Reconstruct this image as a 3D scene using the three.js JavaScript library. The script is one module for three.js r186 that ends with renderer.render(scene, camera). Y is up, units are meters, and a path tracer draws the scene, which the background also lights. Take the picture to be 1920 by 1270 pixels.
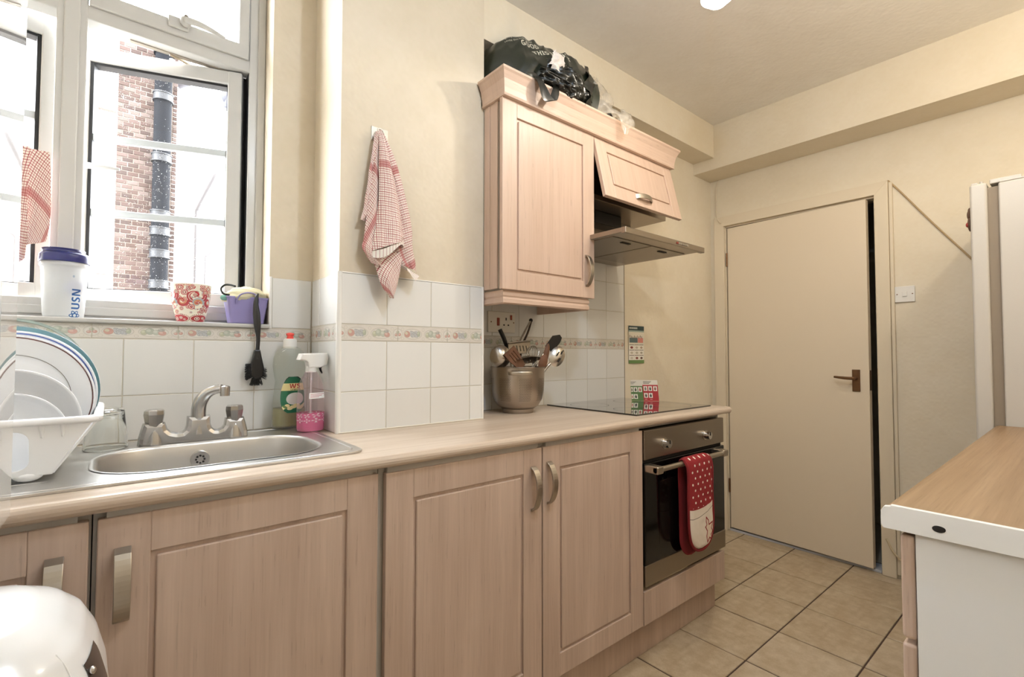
import * as THREE from 'three';
import { RoundedBoxGeometry } from 'three/addons/geometries/RoundedBoxGeometry.js';
import { mergeGeometries } from 'three/addons/utils/BufferGeometryUtils.js';

// ---------- camera, sky, lamps, exposure ----------
const scene = new THREE.Scene();
const camera = new THREE.PerspectiveCamera(70.02, 1920 / 1270, 0.02, 60);
camera.rotation.order = 'YXZ';
camera.position.set(-0.5285, 1.1762, 1.6892);
camera.rotation.set(0.0323, -0.694, 0.0014);
scene.add(camera);
const SKY = 28, EXPOSURE = 1.06;
const LAMPS = [[1.09, 2.43, 0.872, 1.6, [1, .91, .79]], [0.25, 2.38, 1.36, 1.4, [.84, 1, 1.2]], [1.5, 2.4, 1.8, .95, [1, .88, .70]]];       // ceiling lamps, the last an added unseen fill: x, y, z, candela, colour
scene.background = new THREE.Color(0.93, 0.97, 1.0);
scene.backgroundIntensity = SKY;
const renderer = new THREE.WebGLRenderer({ antialias: true });
renderer.toneMapping = THREE.LinearToneMapping;
renderer.toneMappingExposure = EXPOSURE;
renderer.shadowMap.enabled = true;

// ---------- helpers ----------
function rng(seed) { let a = seed >>> 0; return () => { a = (a + 0x6D2B79F5) | 0; let t = Math.imul(a ^ (a >>> 15), 1 | a); t = (t + Math.imul(t ^ (t >>> 7), 61 | t)) ^ t; return ((t ^ (t >>> 14)) >>> 0) / 4294967296; }; }
const V3 = (x, y, z) => new THREE.Vector3(x, y, z);
const used = {};
function numbered(n) { if (used[n] === undefined) { used[n] = 0; return n; } used[n]++; return n + '_' + String(used[n]).padStart(3, '0'); }
function tag(o, label, category, group) { o.userData.label = label; o.userData.category = category; if (group) o.userData.group = group; return o; }
function thing(name, label, category, pos = [0, 0, 0], turn = 0, group) {
  const o = new THREE.Group(); o.name = numbered(name); o.position.set(...pos); o.rotation.y = turn; scene.add(o); return tag(o, label, category, group);
}
function struct(name, geo, m) {
  const o = geo ? new THREE.Mesh(geo, m) : new THREE.Group(); o.name = name; o.castShadow = o.receiveShadow = true; o.userData.kind = 'structure'; scene.add(o); return o;
}
// a part whose geometry is given in world coordinates
function part(parent, name, geo, m, label) {
  parent.updateWorldMatrix(true, false);
  geo.applyMatrix4(parent.matrixWorld.clone().invert());
  const o = new THREE.Mesh(geo, m); o.name = numbered(name); o.castShadow = o.receiveShadow = true; parent.add(o);
  if (label) o.userData.label = label;
  return o;
}
// a part that shares its geometry: placed by position
function piece(parent, name, geo, m, x, y, z, ry = 0) {
  const o = new THREE.Mesh(geo, m); o.name = numbered(name); const w = parent.getWorldPosition(V3()); o.position.set(x - w.x, y - w.y, z - w.z); o.rotation.y = ry; o.castShadow = o.receiveShadow = true; parent.add(o); return o;
}
function copy(o, label, pos) { const c = o.clone(); c.name = numbered(o.name.replace(/_\d{3}$/, '')); if (label) c.userData.label = label; if (pos) c.position.set(...pos); scene.add(c); return c; }
function clean(g) { if (g.index) g = g.toNonIndexed(); for (const k of Object.keys(g.attributes)) if (!['position', 'normal', 'uv'].includes(k)) g.deleteAttribute(k); if (!g.attributes.uv) g.setAttribute('uv', new THREE.BufferAttribute(new Float32Array(g.attributes.position.count * 2), 2)); return g; }
const merge = (list) => list.length === 1 ? list[0] : mergeGeometries(list.map(clean), false);
// texture coordinates in metres from the face direction; 'h' lays the grain along x
function uvm(g, grain = 'v') {
  const p = g.attributes.position, n = g.attributes.normal, uv = new Float32Array(p.count * 2);
  for (let i = 0; i < p.count; i++) {
    const x = p.getX(i), y = p.getY(i), z = p.getZ(i), a = Math.abs(n.getX(i)), b = Math.abs(n.getY(i)), c = Math.abs(n.getZ(i));
    let u, v;
    if (c >= a && c >= b) [u, v] = grain === 'h' ? [y, x] : [x, y]; else if (a >= b) [u, v] = [z, y]; else[u, v] = grain === 'h' ? [z, x] : [x, z];
    uv[2 * i] = u; uv[2 * i + 1] = v;
  }
  g.setAttribute('uv', new THREE.BufferAttribute(uv, 2)); return g;
}
function box(x0, x1, y0, y1, z0, z1, r = 0, grain = 'v', seg = 2) {
  const w = x1 - x0, h = y1 - y0, d = z1 - z0;
  let g = r > 0 ? new RoundedBoxGeometry(w, h, d, seg, Math.min(r, w / 2.01, h / 2.01, d / 2.01)) : new THREE.BoxGeometry(w, h, d).toNonIndexed();
  g.translate((x0 + x1) / 2, (y0 + y1) / 2, (z0 + z1) / 2); return uvm(g, grain);
}
// tile: front face at +z with chamfered rim, centre of the front face at the origin; uv 0..1 over the front
function tileGeo(w, h, t = 0.006, c = 0.0012) {
  const a = w / 2, b = h / 2, A = a - c, B = b - c, P = [];
  const q = (p1, p2, p3, p4) => P.push(p1, p2, p3, p1, p3, p4);
  q([-A, -B, 0], [A, -B, 0], [A, B, 0], [-A, B, 0]);
  const o = [[-a, -b, -c], [a, -b, -c], [a, b, -c], [-a, b, -c]], i = [[-A, -B, 0], [A, -B, 0], [A, B, 0], [-A, B, 0]], k = [[-a, -b, -t], [a, -b, -t], [a, b, -t], [-a, b, -t]];
  for (let n = 0; n < 4; n++) { const m = (n + 1) % 4; q(o[n], o[m], i[m], i[n]); q(k[n], k[m], o[m], o[n]); }
  const g = new THREE.BufferGeometry(); g.setAttribute('position', new THREE.BufferAttribute(new Float32Array(P.flat()), 3));
  const uv = []; for (const p of P) uv.push((p[0] + a) / w, (p[1] + b) / h);
  g.setAttribute('uv', new THREE.BufferAttribute(new Float32Array(uv), 2)); g.computeVertexNormals(); return g;
}
const crv = (pts, closed = false) => new THREE.CatmullRomCurve3(pts.map((p) => V3(...p)), closed, 'centripetal');
const tube = (pts, r, n = 24, k = 10, closed = false) => new THREE.TubeGeometry(crv(pts, closed), n, r, k, closed);
// swept tube with its own radius along the way, round ends
function taper(pts, radii, n = 28, k = 12, flat = 1) {
  const c = crv(pts), fr = c.computeFrenetFrames(n, false), pos = [], idx = [], uv = [];
  const rad = (t) => { const f = t * (radii.length - 1), i = Math.min(radii.length - 2, Math.floor(f)); return radii[i] + (radii[i + 1] - radii[i]) * (f - i); };
  for (let i = 0; i <= n; i++) {
    const t = i / n, p = c.getPointAt(t), r = rad(t);
    for (let j = 0; j <= k; j++) { const a = j / k * Math.PI * 2, q = p.clone().addScaledVector(fr.normals[i], Math.cos(a) * r).addScaledVector(fr.binormals[i], Math.sin(a) * r * flat); pos.push(q.x, q.y, q.z); uv.push(j / k, t); }
  }
  for (let i = 0; i < n; i++) for (let j = 0; j < k; j++) { const a = i * (k + 1) + j, b = a + k + 1; idx.push(a, b, a + 1, b, b + 1, a + 1); }
  const s = pos.length / 3, p0 = c.getPointAt(0), p1 = c.getPointAt(1); pos.push(p0.x, p0.y, p0.z, p1.x, p1.y, p1.z); uv.push(0, 0, 0, 1);
  for (let j = 0; j < k; j++) { idx.push(s, j, j + 1); idx.push(s + 1, n * (k + 1) + j + 1, n * (k + 1) + j); }
  const g = new THREE.BufferGeometry(); g.setAttribute('position', new THREE.Float32BufferAttribute(pos, 3)); g.setAttribute('uv', new THREE.Float32BufferAttribute(uv, 2)); g.setIndex(idx); g.computeVertexNormals(); return g;
}
function cyl(a, b, r0, r1 = r0, k = 20) {
  const A = V3(...a), B = V3(...b), d = B.clone().sub(A), g = new THREE.CylinderGeometry(r1, r0, d.length(), k, 1);
  g.applyQuaternion(new THREE.Quaternion().setFromUnitVectors(V3(0, 1, 0), d.clone().normalize())); g.translate((A.x + B.x) / 2, (A.y + B.y) / 2, (A.z + B.z) / 2); return g;
}
const lathe = (pts, k = 48) => new THREE.LatheGeometry(pts.map((p) => new THREE.Vector2(p[0], p[1])), k);
function ball(x, y, z, rx, ry = rx, rz = rx, k = 20) { const g = new THREE.SphereGeometry(1, k, Math.max(8, k * 0.6 | 0)); g.scale(rx, ry, rz); g.translate(x, y, z); return g; }
// stacked closed rings -> skin, optionally capped
function loft(rings, cap0 = true, cap1 = true) {
  const n = rings[0].length, pos = [], idx = [], uv = [];
  rings.forEach((r, i) => r.forEach((p, j) => { pos.push(...p); uv.push(j / n, i / (rings.length - 1)); }));
  for (let i = 0; i < rings.length - 1; i++) for (let j = 0; j < n; j++) { const a = i * n + j, b = i * n + (j + 1) % n, c = a + n, d = b + n; idx.push(a, b, d, a, d, c); }
  for (const [on, i, flip] of [[cap0, 0, 1], [cap1, rings.length - 1, 0]]) if (on) {
    const c = rings[i].reduce((s, p) => [s[0] + p[0] / n, s[1] + p[1] / n, s[2] + p[2] / n], [0, 0, 0]), k = pos.length / 3; pos.push(...c); uv.push(.5, .5);
    for (let j = 0; j < n; j++) { const a = i * n + j, b = i * n + (j + 1) % n; flip ? idx.push(k, b, a) : idx.push(k, a, b); }
  }
  const g = new THREE.BufferGeometry(); g.setAttribute('position', new THREE.Float32BufferAttribute(pos, 3)); g.setAttribute('uv', new THREE.Float32BufferAttribute(uv, 2)); g.setIndex(idx); g.computeVertexNormals(); return g;
}
// rounded rectangle ring in the xz plane at height y
function rring(x0, x1, z0, z1, r, y, k = 8) {
  const out = [], cs = [[x1 - r, z1 - r, 0], [x0 + r, z1 - r, 1], [x0 + r, z0 + r, 2], [x1 - r, z0 + r, 3]];
  for (const [cx, cz, q] of cs) for (let i = 0; i <= k; i++) { const a = (q + i / k) * Math.PI / 2; out.push([cx + r * Math.cos(a), y, cz + r * Math.sin(a)]); }
  return out.reverse();
}
// grid surface from a function
function sheet(nu, nv, fn, su = 1, sv = 1) {
  const pos = [], uv = [], idx = [];
  for (let j = 0; j <= nv; j++) for (let i = 0; i <= nu; i++) { const p = fn(i / nu, j / nv); pos.push(p[0], p[1], p[2]); uv.push(p.length > 3 ? p[3] : i / nu * su, p.length > 3 ? p[4] : j / nv * sv); }
  for (let j = 0; j < nv; j++) for (let i = 0; i < nu; i++) { const a = j * (nu + 1) + i, b = a + nu + 1; idx.push(a, a + 1, b + 1, a, b + 1, b); }
  const g = new THREE.BufferGeometry(); g.setAttribute('position', new THREE.Float32BufferAttribute(pos, 3)); g.setAttribute('uv', new THREE.Float32BufferAttribute(uv, 2)); g.setIndex(idx); g.computeVertexNormals(); return g;
}
function extrude(pts, depth, bevel = 0, holes = [], curve = 12) {
  const s = new THREE.Shape(pts.map((p) => new THREE.Vector2(...p))); for (const h of holes) s.holes.push(new THREE.Path(h.map((p) => new THREE.Vector2(...p))));
  return new THREE.ExtrudeGeometry(s, { depth, bevelEnabled: bevel > 0, bevelSize: bevel, bevelThickness: bevel, bevelSegments: 2, curveSegments: curve });
}
const rrect = (x0, x1, y0, y1, r, k = 6) => rring(x0, x1, y0, y1, r, 0, k).map((p) => [p[0], p[2]]);

// ---------- procedural textures ----------
function lattice(px, py, seed) {
  const r = rng(seed), t = new Float32Array(px * py); for (let i = 0; i < t.length; i++) t[i] = r();
  return (u, v) => { const x = u * px, y = v * py, i = Math.floor(x), j = Math.floor(y); let a = x - i, b = y - j; a = a * a * (3 - 2 * a); b = b * b * (3 - 2 * b); const g = (m, n) => t[((n % py + py) % py) * px + ((m % px + px) % px)]; return (g(i, j) * (1 - a) + g(i + 1, j) * a) * (1 - b) + (g(i, j + 1) * (1 - a) + g(i + 1, j + 1) * a) * b; };
}
function tex(w, h, fn, srgb = true, rep = [1, 1]) {
  const d = new Uint8Array(w * h * 4);
  for (let j = 0; j < h; j++) for (let i = 0; i < w; i++) { const c = fn(i / w, j / h), k = 4 * (j * w + i); d[k] = c[0] * 255; d[k + 1] = c[1] * 255; d[k + 2] = c[2] * 255; d[k + 3] = 255; }
  const t = new THREE.DataTexture(d, w, h); t.wrapS = t.wrapT = THREE.RepeatWrapping; t.magFilter = THREE.LinearFilter; t.minFilter = THREE.LinearFilter; if (srgb) t.colorSpace = THREE.SRGBColorSpace; t.repeat.set(...rep); t.needsUpdate = true; return t;
}
const cl = (x) => Math.max(0, Math.min(1, x)), mix = (a, b, t) => a.map((x, i) => cl(x + (b[i] - x) * t)), hx = (s) => { const n = parseInt(s.slice(1), 16); return [(n >> 16) / 255, (n >> 8 & 255) / 255, (n & 255) / 255]; };
function woodTex(A, B, seed, size) {
  const n1 = lattice(7, 3, seed), n2 = lattice(26, 4, seed + 1), n3 = lattice(90, 6, seed + 2), n4 = lattice(230, 22, seed + 3), n5 = lattice(5, 5, seed + 4);
  return tex(512, 1024, (u, v) => { const w = u + 0.012 * (n5(u, v) - .5); let t = .34 * n1(w, v) + .3 * n2(w, v) + .22 * n3(w, v) + .14 * n4(u, v); t = (t - .5) * 1.7 + .5; const c = mix(hx(A), hx(B), cl(t)); const p = n4(u, v) > .86 && n3(w, v) > .5 ? .95 : 1; return c.map((x) => x * p); }, true, [1 / size[0], 1 / size[1]]);
}
function canvasTex(w, h, draw, rep) {
  const c = document.createElement('canvas'); c.width = w; c.height = h; draw(c.getContext('2d'), w, h);
  const t = new THREE.CanvasTexture(c); t.colorSpace = THREE.SRGBColorSpace; t.magFilter = THREE.LinearFilter; t.wrapS = t.wrapT = THREE.RepeatWrapping; if (rep) t.repeat.set(...rep); return t;
}
const std = (color, roughness = .5, o = {}) => new THREE.MeshStandardMaterial({ color, roughness, metalness: 0, ...o });
const phy = (o) => new THREE.MeshPhysicalMaterial(o);

const plasterBump = (() => { const a = lattice(160, 160, 3), b = lattice(60, 60, 4), c = lattice(14, 14, 5); return tex(512, 512, (u, v) => { const k = .35 * a(u, v) + .35 * b(u, v) + .3 * c(u, v); return [k, k, k]; }, false); })();
function plaster(A, B, seed) {
  const a = lattice(6, 6, seed), b = lattice(24, 24, seed + 1), c = lattice(120, 120, seed + 2);
  const t = tex(512, 512, (u, v) => mix(hx(A), hx(B), cl((.5 * a(u, v) + .3 * b(u, v) + .2 * c(u, v) - .5) * 1.6 + .5)), true, [.6, .6]);
  const bt = plasterBump.clone(); bt.repeat.set(.6, .6); bt.needsUpdate = true;
  return new THREE.MeshStandardMaterial({ map: t, roughness: .62, bumpMap: bt, bumpScale: .0016 });
}
const brushed = (() => { const a = lattice(4, 256, 21), b = lattice(12, 90, 22); return tex(256, 512, (u, v) => { const k = .25 + .5 * (.6 * a(u, v) + .4 * b(u, v)); return [k, k, k]; }, false); })();
const M = {
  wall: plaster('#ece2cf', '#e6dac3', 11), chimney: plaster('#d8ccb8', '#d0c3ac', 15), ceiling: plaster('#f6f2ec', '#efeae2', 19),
  tile: std('#e4e4e2', .16), tile2: std('#e1e0dd', .18), grout: std('#c8c0b0', .9), trimWhite: std('#eceae6', .3),
  door: new THREE.MeshStandardMaterial({ map: woodTex('#d0b9a8', '#b9a190', 31, [.5, 1.1]), roughness: .42 }),
  wallDoor: new THREE.MeshStandardMaterial({ map: woodTex('#d0b6a4', '#c3a793', 41, [.5, 1.1]), roughness: .42 }),
  top: new THREE.MeshStandardMaterial({ map: woodTex('#d0c1b1', '#b9a591', 51, [.34, 1.6]), roughness: .38 }),
  top2: new THREE.MeshStandardMaterial({ map: woodTex('#a78c6d', '#8b7052', 61, [.3, 1.2]), roughness: .4 }),
  carcass: std('#b9b2a8', .55), dark: std('#1a1614', .7), black: std('#0d0d0e', .35), blackGloss: std('#070708', .08), white: std('#eceae6', .4), upvc: std('#c2c1be', .28), bar: std('#c3c9cc', .35), gasket: std('#121214', .6),
  whiteGloss: phy({ color: '#efeeec', roughness: .02, clearcoat: 1, clearcoatRoughness: .01, ior: 1.6 }),
  steel: new THREE.MeshStandardMaterial({ color: '#a0968a', metalness: 1, roughness: .33, roughnessMap: null, bumpMap: brushed, bumpScale: .0002 }),
  steelDark: new THREE.MeshStandardMaterial({ color: '#8e857a', metalness: 1, roughness: .38 }), sink: new THREE.MeshStandardMaterial({ color: '#cfcdca', metalness: 1, roughness: .36 }),
  tap: new THREE.MeshStandardMaterial({ color: '#bdbbb9', metalness: 1, roughness: .2 }), pipe: new THREE.MeshPhysicalMaterial({ color: '#1b1d21', roughness: .95, specularIntensity: .25 }),
  colander: new THREE.MeshStandardMaterial({ color: '#aba196', metalness: 1, roughness: .28 }),
  chrome: new THREE.MeshStandardMaterial({ color: '#d4d2d0', metalness: 1, roughness: .1 }), satin: new THREE.MeshStandardMaterial({ color: '#b6aea2', metalness: 1, roughness: .34 }),
  brass: new THREE.MeshStandardMaterial({ color: '#7d5f45', metalness: .9, roughness: .38 }), cream: std('#e6d8c2', .38), creamOld: std('#e3d6bf', .5),
  glass: phy({ color: '#ffffff', roughness: 0, transmission: 1, thickness: 0, ior: 1.5 }), clear: phy({ color: '#f4f6f5', roughness: .03, transmission: 1, thickness: 0, ior: 1.45 }),
};

// ---------- room shell ----------
const HW = 0.932, CEIL = 2.6685;
const room = {};
room.window = struct('wall_window', merge([
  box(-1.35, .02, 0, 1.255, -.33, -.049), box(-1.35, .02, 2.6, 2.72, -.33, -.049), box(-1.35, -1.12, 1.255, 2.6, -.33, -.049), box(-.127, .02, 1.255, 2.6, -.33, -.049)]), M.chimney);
room.back = struct('wall_back', box(.56, 2.8, 0, 2.72, -.33, -.005), M.wall);
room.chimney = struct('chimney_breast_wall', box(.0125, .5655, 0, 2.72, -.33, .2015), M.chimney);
struct('beam_back', box(.5655, 2.47, 2.455, 2.72, -.02, .139), M.wall);
struct('beam_right', box(2.468, 2.8, 2.381, 2.72, -.02, 2.12), M.wall);
room.right = struct('wall_right', merge([box(2.6916, 2.85, 0, 2.72, -.1, .085), box(2.6916, 2.85, 0, 2.72, .955, 2.25), box(2.6916, 2.85, 2.058, 2.72, .085, .955)]), M.wall);
struct('wall_front', box(-1.35, 2.85, 0, 2.72, 2.1, 2.25), M.wall);
struct('wall_left', box(-1.35, -1.2, 0, 2.72, -.33, 2.25), M.wall);
struct('ceiling', box(-1.35, 2.85, CEIL, 2.8, -.33, 2.25), M.ceiling);
// hallway behind the door, closed
struct('wall_hall', merge([box(3.6, 3.7, -.1, 2.8, -.8, 2.2), box(2.85, 3.7, -.1, 2.8, -.9, -.8), box(2.85, 3.7, -.1, 2.8, 2.1, 2.25), box(2.85, 3.7, 2.7, 2.8, -.9, 2.25), box(2.84, 3.7, -.1, -.004, -.9, 2.25)]), M.wall);

// ---------- floor tiles ----------
const stone = (seed, A, B) => { const a = lattice(5, 5, seed), b = lattice(16, 12, seed + 1), c = lattice(70, 60, seed + 2), e = lattice(4, 22, seed + 3); return tex(256, 256, (u, v) => { const t = .34 * a(u, v) + .28 * b(u, v) + .2 * e(u + .2 * a(u, v), v) + .18 * c(u, v); return mix(hx(A), hx(B), cl((t - .5) * 2.1 + .5)); }); };
const floorMats = [[71, '#c8b89e', '#b09c7f'], [75, '#c4b399', '#ab9779'], [79, '#cbbca4', '#b5a286']].map((a) => new THREE.MeshStandardMaterial({ map: stone(...a), roughness: .34 }));
const floorObj = struct('floor', box(-1.35, 2.85, -.12, -.003, -.33, 2.25), std('#54433a', .95));
{
  const T = .3028, g = .006, r = rng(5), geos = {};
  for (let i = 0; i < 13; i++) for (let j = -2; j < 6; j++) {
    const x1 = Math.min(2.6905, 2.8917 - i * T - g / 2), x0 = Math.max(-1.2, 2.8917 - (i + 1) * T + g / 2), z0 = Math.max(-.0, .5021 + j * T + g / 2), z1 = Math.min(2.1, .5021 + (j + 1) * T - g / 2);
    if (x1 - x0 < .02 || z1 - z0 < .02) continue;
    const w = x1 - x0, d = z1 - z0, key = w.toFixed(3) + d.toFixed(3);
    if (!geos[key]) { const q = tileGeo(w, d, .008, .0018); q.rotateX(-Math.PI / 2); geos[key] = q; }
    const m = piece(floorObj, 'floor_tile', geos[key], floorMats[Math.floor(r() * 3)], (x0 + x1) / 2, (r() - .5) * .0012, (z0 + z1) / 2, w > .29 && d > .29 ? Math.floor(r() * 4) * Math.PI / 2 : 0);
    if (m.rotation.y && Math.abs(w - d) > .001) m.rotation.y = 0;
  }
}

// ---------- wall tiles and the fruit border ----------
function fruitBorder(g, W, H) {
  g.fillStyle = '#d9d4cc'; g.fillRect(0, 0, W, H);
  g.strokeStyle = '#b9b0a6'; g.lineWidth = 2.5;
  for (const y of [8, 15, H - 15, H - 8]) { g.beginPath(); g.moveTo(0, y); g.lineTo(W, y); g.stroke(); }
  const oval = (x, y, rx, ry) => { g.beginPath(); g.ellipse(x, y, rx, ry, 0, 0, 7); g.fillStyle = '#ddd9d3'; g.fill(); g.strokeStyle = '#a59d95'; g.lineWidth = 6; g.stroke(); g.beginPath(); g.ellipse(x, y, rx - 13, ry - 12, 0, 0, 7); g.lineWidth = 2.5; g.stroke(); };
  const fruit = (x, y, r, c, c2, ry = r) => { g.fillStyle = c; g.beginPath(); g.ellipse(x, y, r, ry, 0, 0, 7); g.fill(); g.fillStyle = c2; g.beginPath(); g.ellipse(x - r * .3, y - ry * .3, r * .5, ry * .45, .5, 0, 7); g.fill(); g.strokeStyle = '#857d76'; g.lineWidth = 2; g.beginPath(); g.ellipse(x, y, r, ry, 0, 0, 7); g.stroke(); };
  const cy = H / 2, r = rng(3);
  for (const x of [0, W]) { oval(x, cy, 86, 88); fruit(x - 28, cy + 20, 27, '#b88479', '#cfb0a4'); fruit(x + 32, cy + 14, 28, '#bb8075', '#cfaea3'); fruit(x, cy - 28, 25, '#a3a893', '#bfc3b0'); }
  oval(W * .285, cy, 185, 92); oval(W * .70, cy, 185, 92);
  let x = W * .285; fruit(x - 108, cy + 4, 58, '#b67c70', '#c5bda2'); for (let i = 0; i < 60; i++) fruit(x - 38 + r() * 130, cy - 46 + r() * 92, 14 + r() * 5, ['#a2a7b1', '#adb1b9', '#989eaa'][i % 3], '#bfc3c9'); fruit(x + 122, cy - 6, 32, '#97a08a', '#b3baa4', 50);
  x = W * .70; fruit(x - 118, cy + 10, 44, '#aaad8d', '#c3c5ac', 50); fruit(x - 46, cy - 10, 56, '#9ba595', '#b9c1b4', 62); fruit(x + 36, cy + 8, 52, '#a8b0a1', '#c2c9bd'); fruit(x + 108, cy + 20, 52, '#b87f74', '#cda79d', 44); fruit(x + 96, cy - 38, 44, '#918f8c', '#adaca8', 26);
  g.strokeStyle = '#b3a99f'; g.lineWidth = 4; for (const xx of [W * .09, W * .495, W * .9]) { g.beginPath(); g.arc(xx, cy - 82, 26, 0, 7); g.stroke(); g.beginPath(); g.arc(xx, cy + 82, 26, 0, 7); g.stroke(); }
}
const borderMat = new THREE.MeshStandardMaterial({ map: canvasTex(1024, 268, (g, W, H) => { fruitBorder(g, W, H); g.fillStyle = 'rgba(214,209,202,.36)'; g.fillRect(0, 0, W, H); }), roughness: .22 });
const tileCache = {};
function tg(w, h, uv) {
  const key = w.toFixed(4) + '_' + h.toFixed(4) + (uv || ''); if (tileCache[key]) return tileCache[key];
  const g = tileGeo(w, h); if (uv) { const a = g.attributes.uv; for (let i = 0; i < a.count; i++) a.setX(i, uv[0] + a.getX(i) * (uv[1] - uv[0])); }
  return tileCache[key] = g;
}
{
  const r = rng(8), J = .0022;
  // one tiled face: place(u, y) -> position of a tile centre; columns and rows are joint lines
  const face = (parent, place, ry, us, ys, borders, origin, skip) => {
    for (let k = 0; k < ys.length - 1; k++) {
      const y0 = ys[k], y1 = ys[k + 1];
      if (borders.includes(k)) {
        const L = .1935; for (let n = Math.ceil((us[0] - origin) / L) - 1; origin + n * L < us[us.length - 1]; n++) {
          const a = Math.max(us[0], origin + n * L), b = Math.min(us[us.length - 1], origin + (n + 1) * L); if (b - a < .004) continue;
          const f = (q) => (q - origin - n * L) / L, [x, y, z] = place((a + b) / 2, (y0 + y1) / 2);
          piece(parent, 'border_tile', tg(b - a - J * .6, y1 - y0 - J * .6, [f(a).toFixed(3) * 1, f(b).toFixed(3) * 1]), borderMat, x, y, z, ry);
        }
        continue;
      }
      for (let i = 0; i < us.length - 1; i++) {
        const a = us[i], b = us[i + 1]; if (skip && skip((a + b) / 2, (y0 + y1) / 2)) continue;
        const [x, y, z] = place((a + b) / 2, (y0 + y1) / 2);
        const m = piece(parent, 'wall_tile', tg(b - a - J, y1 - y0 - J), r() < .5 ? M.tile : M.tile2, x, y, z, ry); m.rotation.y += (r() - .5) * .006; m.rotation.x = (r() - .5) * .006;
      }
    }
  };
  const col = (x0, first, T, x1) => { const o = [x0]; for (let x = first; x < x1 - .004; x += T) if (x > x0 + .004) o.push(x); o.push(x1); return o; };
  const ysW = [HW, 1.058, 1.2175, 1.2590, 1.4288];
  face(room.window, (u, y) => [u, y, -.043], 0, col(-1.195, -.9953 - .1654, .1654, .006), ysW.slice(0, 4), [2], -.567 - 4 * .1935);
  face(room.window, (u, y) => [u, y, -.043], 0, [-.119, .006], [1.2612, 1.4288], [], 0);
  face(room.chimney, (u, y) => [u, y, .207], 0, [.017, .1701, .3355, .5009, .5560], [HW, 1.058, 1.2175, 1.2695, 1.4288], [2], .0155);
  face(room.chimney, (u, y) => [.0085, y, .199 - u], -Math.PI / 2, [0, .165, .242], [HW, 1.058, 1.2175, 1.2695, 1.4288], [2], .03);
  face(room.back, (u, y) => [u, y, 0], 0, col(.57, .763, .1563, 1.701), [HW, 1.046, 1.205, 1.256, 1.413, 1.570, 1.690], [2], 1.247 - 4 * .19);
  // plastic edge strips of the tiling
  part(room.chimney, 'tile_edge_strip', cyl([.0135, HW, .2025], [.0135, 1.432, .2025], .0085, .0085, 16), M.trimWhite);
  part(room.chimney, 'tile_edge_strip', cyl([.5605, HW, .2025], [.5605, 1.432, .2025], .0065, .0065, 16), M.trimWhite);
  part(room.chimney, 'tile_edge_strip', box(.017, .556, 1.4288, 1.4325, .199, .2068, .001), M.trimWhite);
  part(room.window, 'tile_edge_strip', box(-.128, -.119, 1.258, 1.432, -.05, -.042, .003), M.trimWhite);
  part(room.back, 'tile_edge_strip', box(1.701, 1.7045, HW, 1.69, -.006, .001, .001), std('#8f8676', .6));
  // grout lines behind the tiles
  part(room.window, 'grout', merge([box(-1.2, .008, HW - .04, 1.26, -.05, -.0446), box(-.119, .008, 1.26, 1.428, -.05, -.0446)]), M.grout);
  part(room.back, 'grout', merge([box(.567, 1.701, HW - .04, 1.69, -.006, -.0016)]), M.grout);
  part(room.chimney, 'grout', merge([box(.0125, .56, HW - .04, 1.428, .2, .2054), box(.0102, .0135, HW - .04, 1.428, -.04, .2)]), M.grout);
}
// lower right reveal is tiled, the sill is a painted board
struct('sill_1', box(-1.118, -.1275, 1.2592, 1.272, -.2, -.03, .004), M.upvc);

// ---------- window ----------
const win = struct('window_1');
part(win, 'window_frame', merge([box(-.178, -.127, 1.272, 2.6, -.215, -.155, .004), box(-1.12, -1.068, 1.272, 2.6, -.215, -.155, .004), box(-1.12, -.127, 2.55, 2.6, -.2153, -.1557, .004), box(-1.12, -.127, 1.272, 1.332, -.2157, -.1563, .004),
  box(-.664, -.597, 1.3, 2.58, -.2145, -.1569, .004), box(-.648, -.613, 1.33, 2.56, -.2, -.1505, .004), box(-1.1, -.15, 2.15, 2.192, -.2135, -.1575, .004), box(-1.1, -.15, 1.285, 1.31, -.2, -.149, .003), box(-.152, -.1275, 1.285, 2.57, -.2, -.148, .004)]), M.upvc);
part(win, 'window_gasket', merge([box(-.193, -.178, 1.332, 2.148, -.214, -.206), box(-.1788, -.1775, 1.332, 2.148, -.21, -.158)]), M.gasket);
function pane(parent, x0, x1, y0, y1, z) { const g = new THREE.PlaneGeometry(x1 - x0, y1 - y0); g.translate((x0 + x1) / 2, (y0 + y1) / 2, z); part(parent, 'glass_pane', g, M.glass); }
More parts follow.
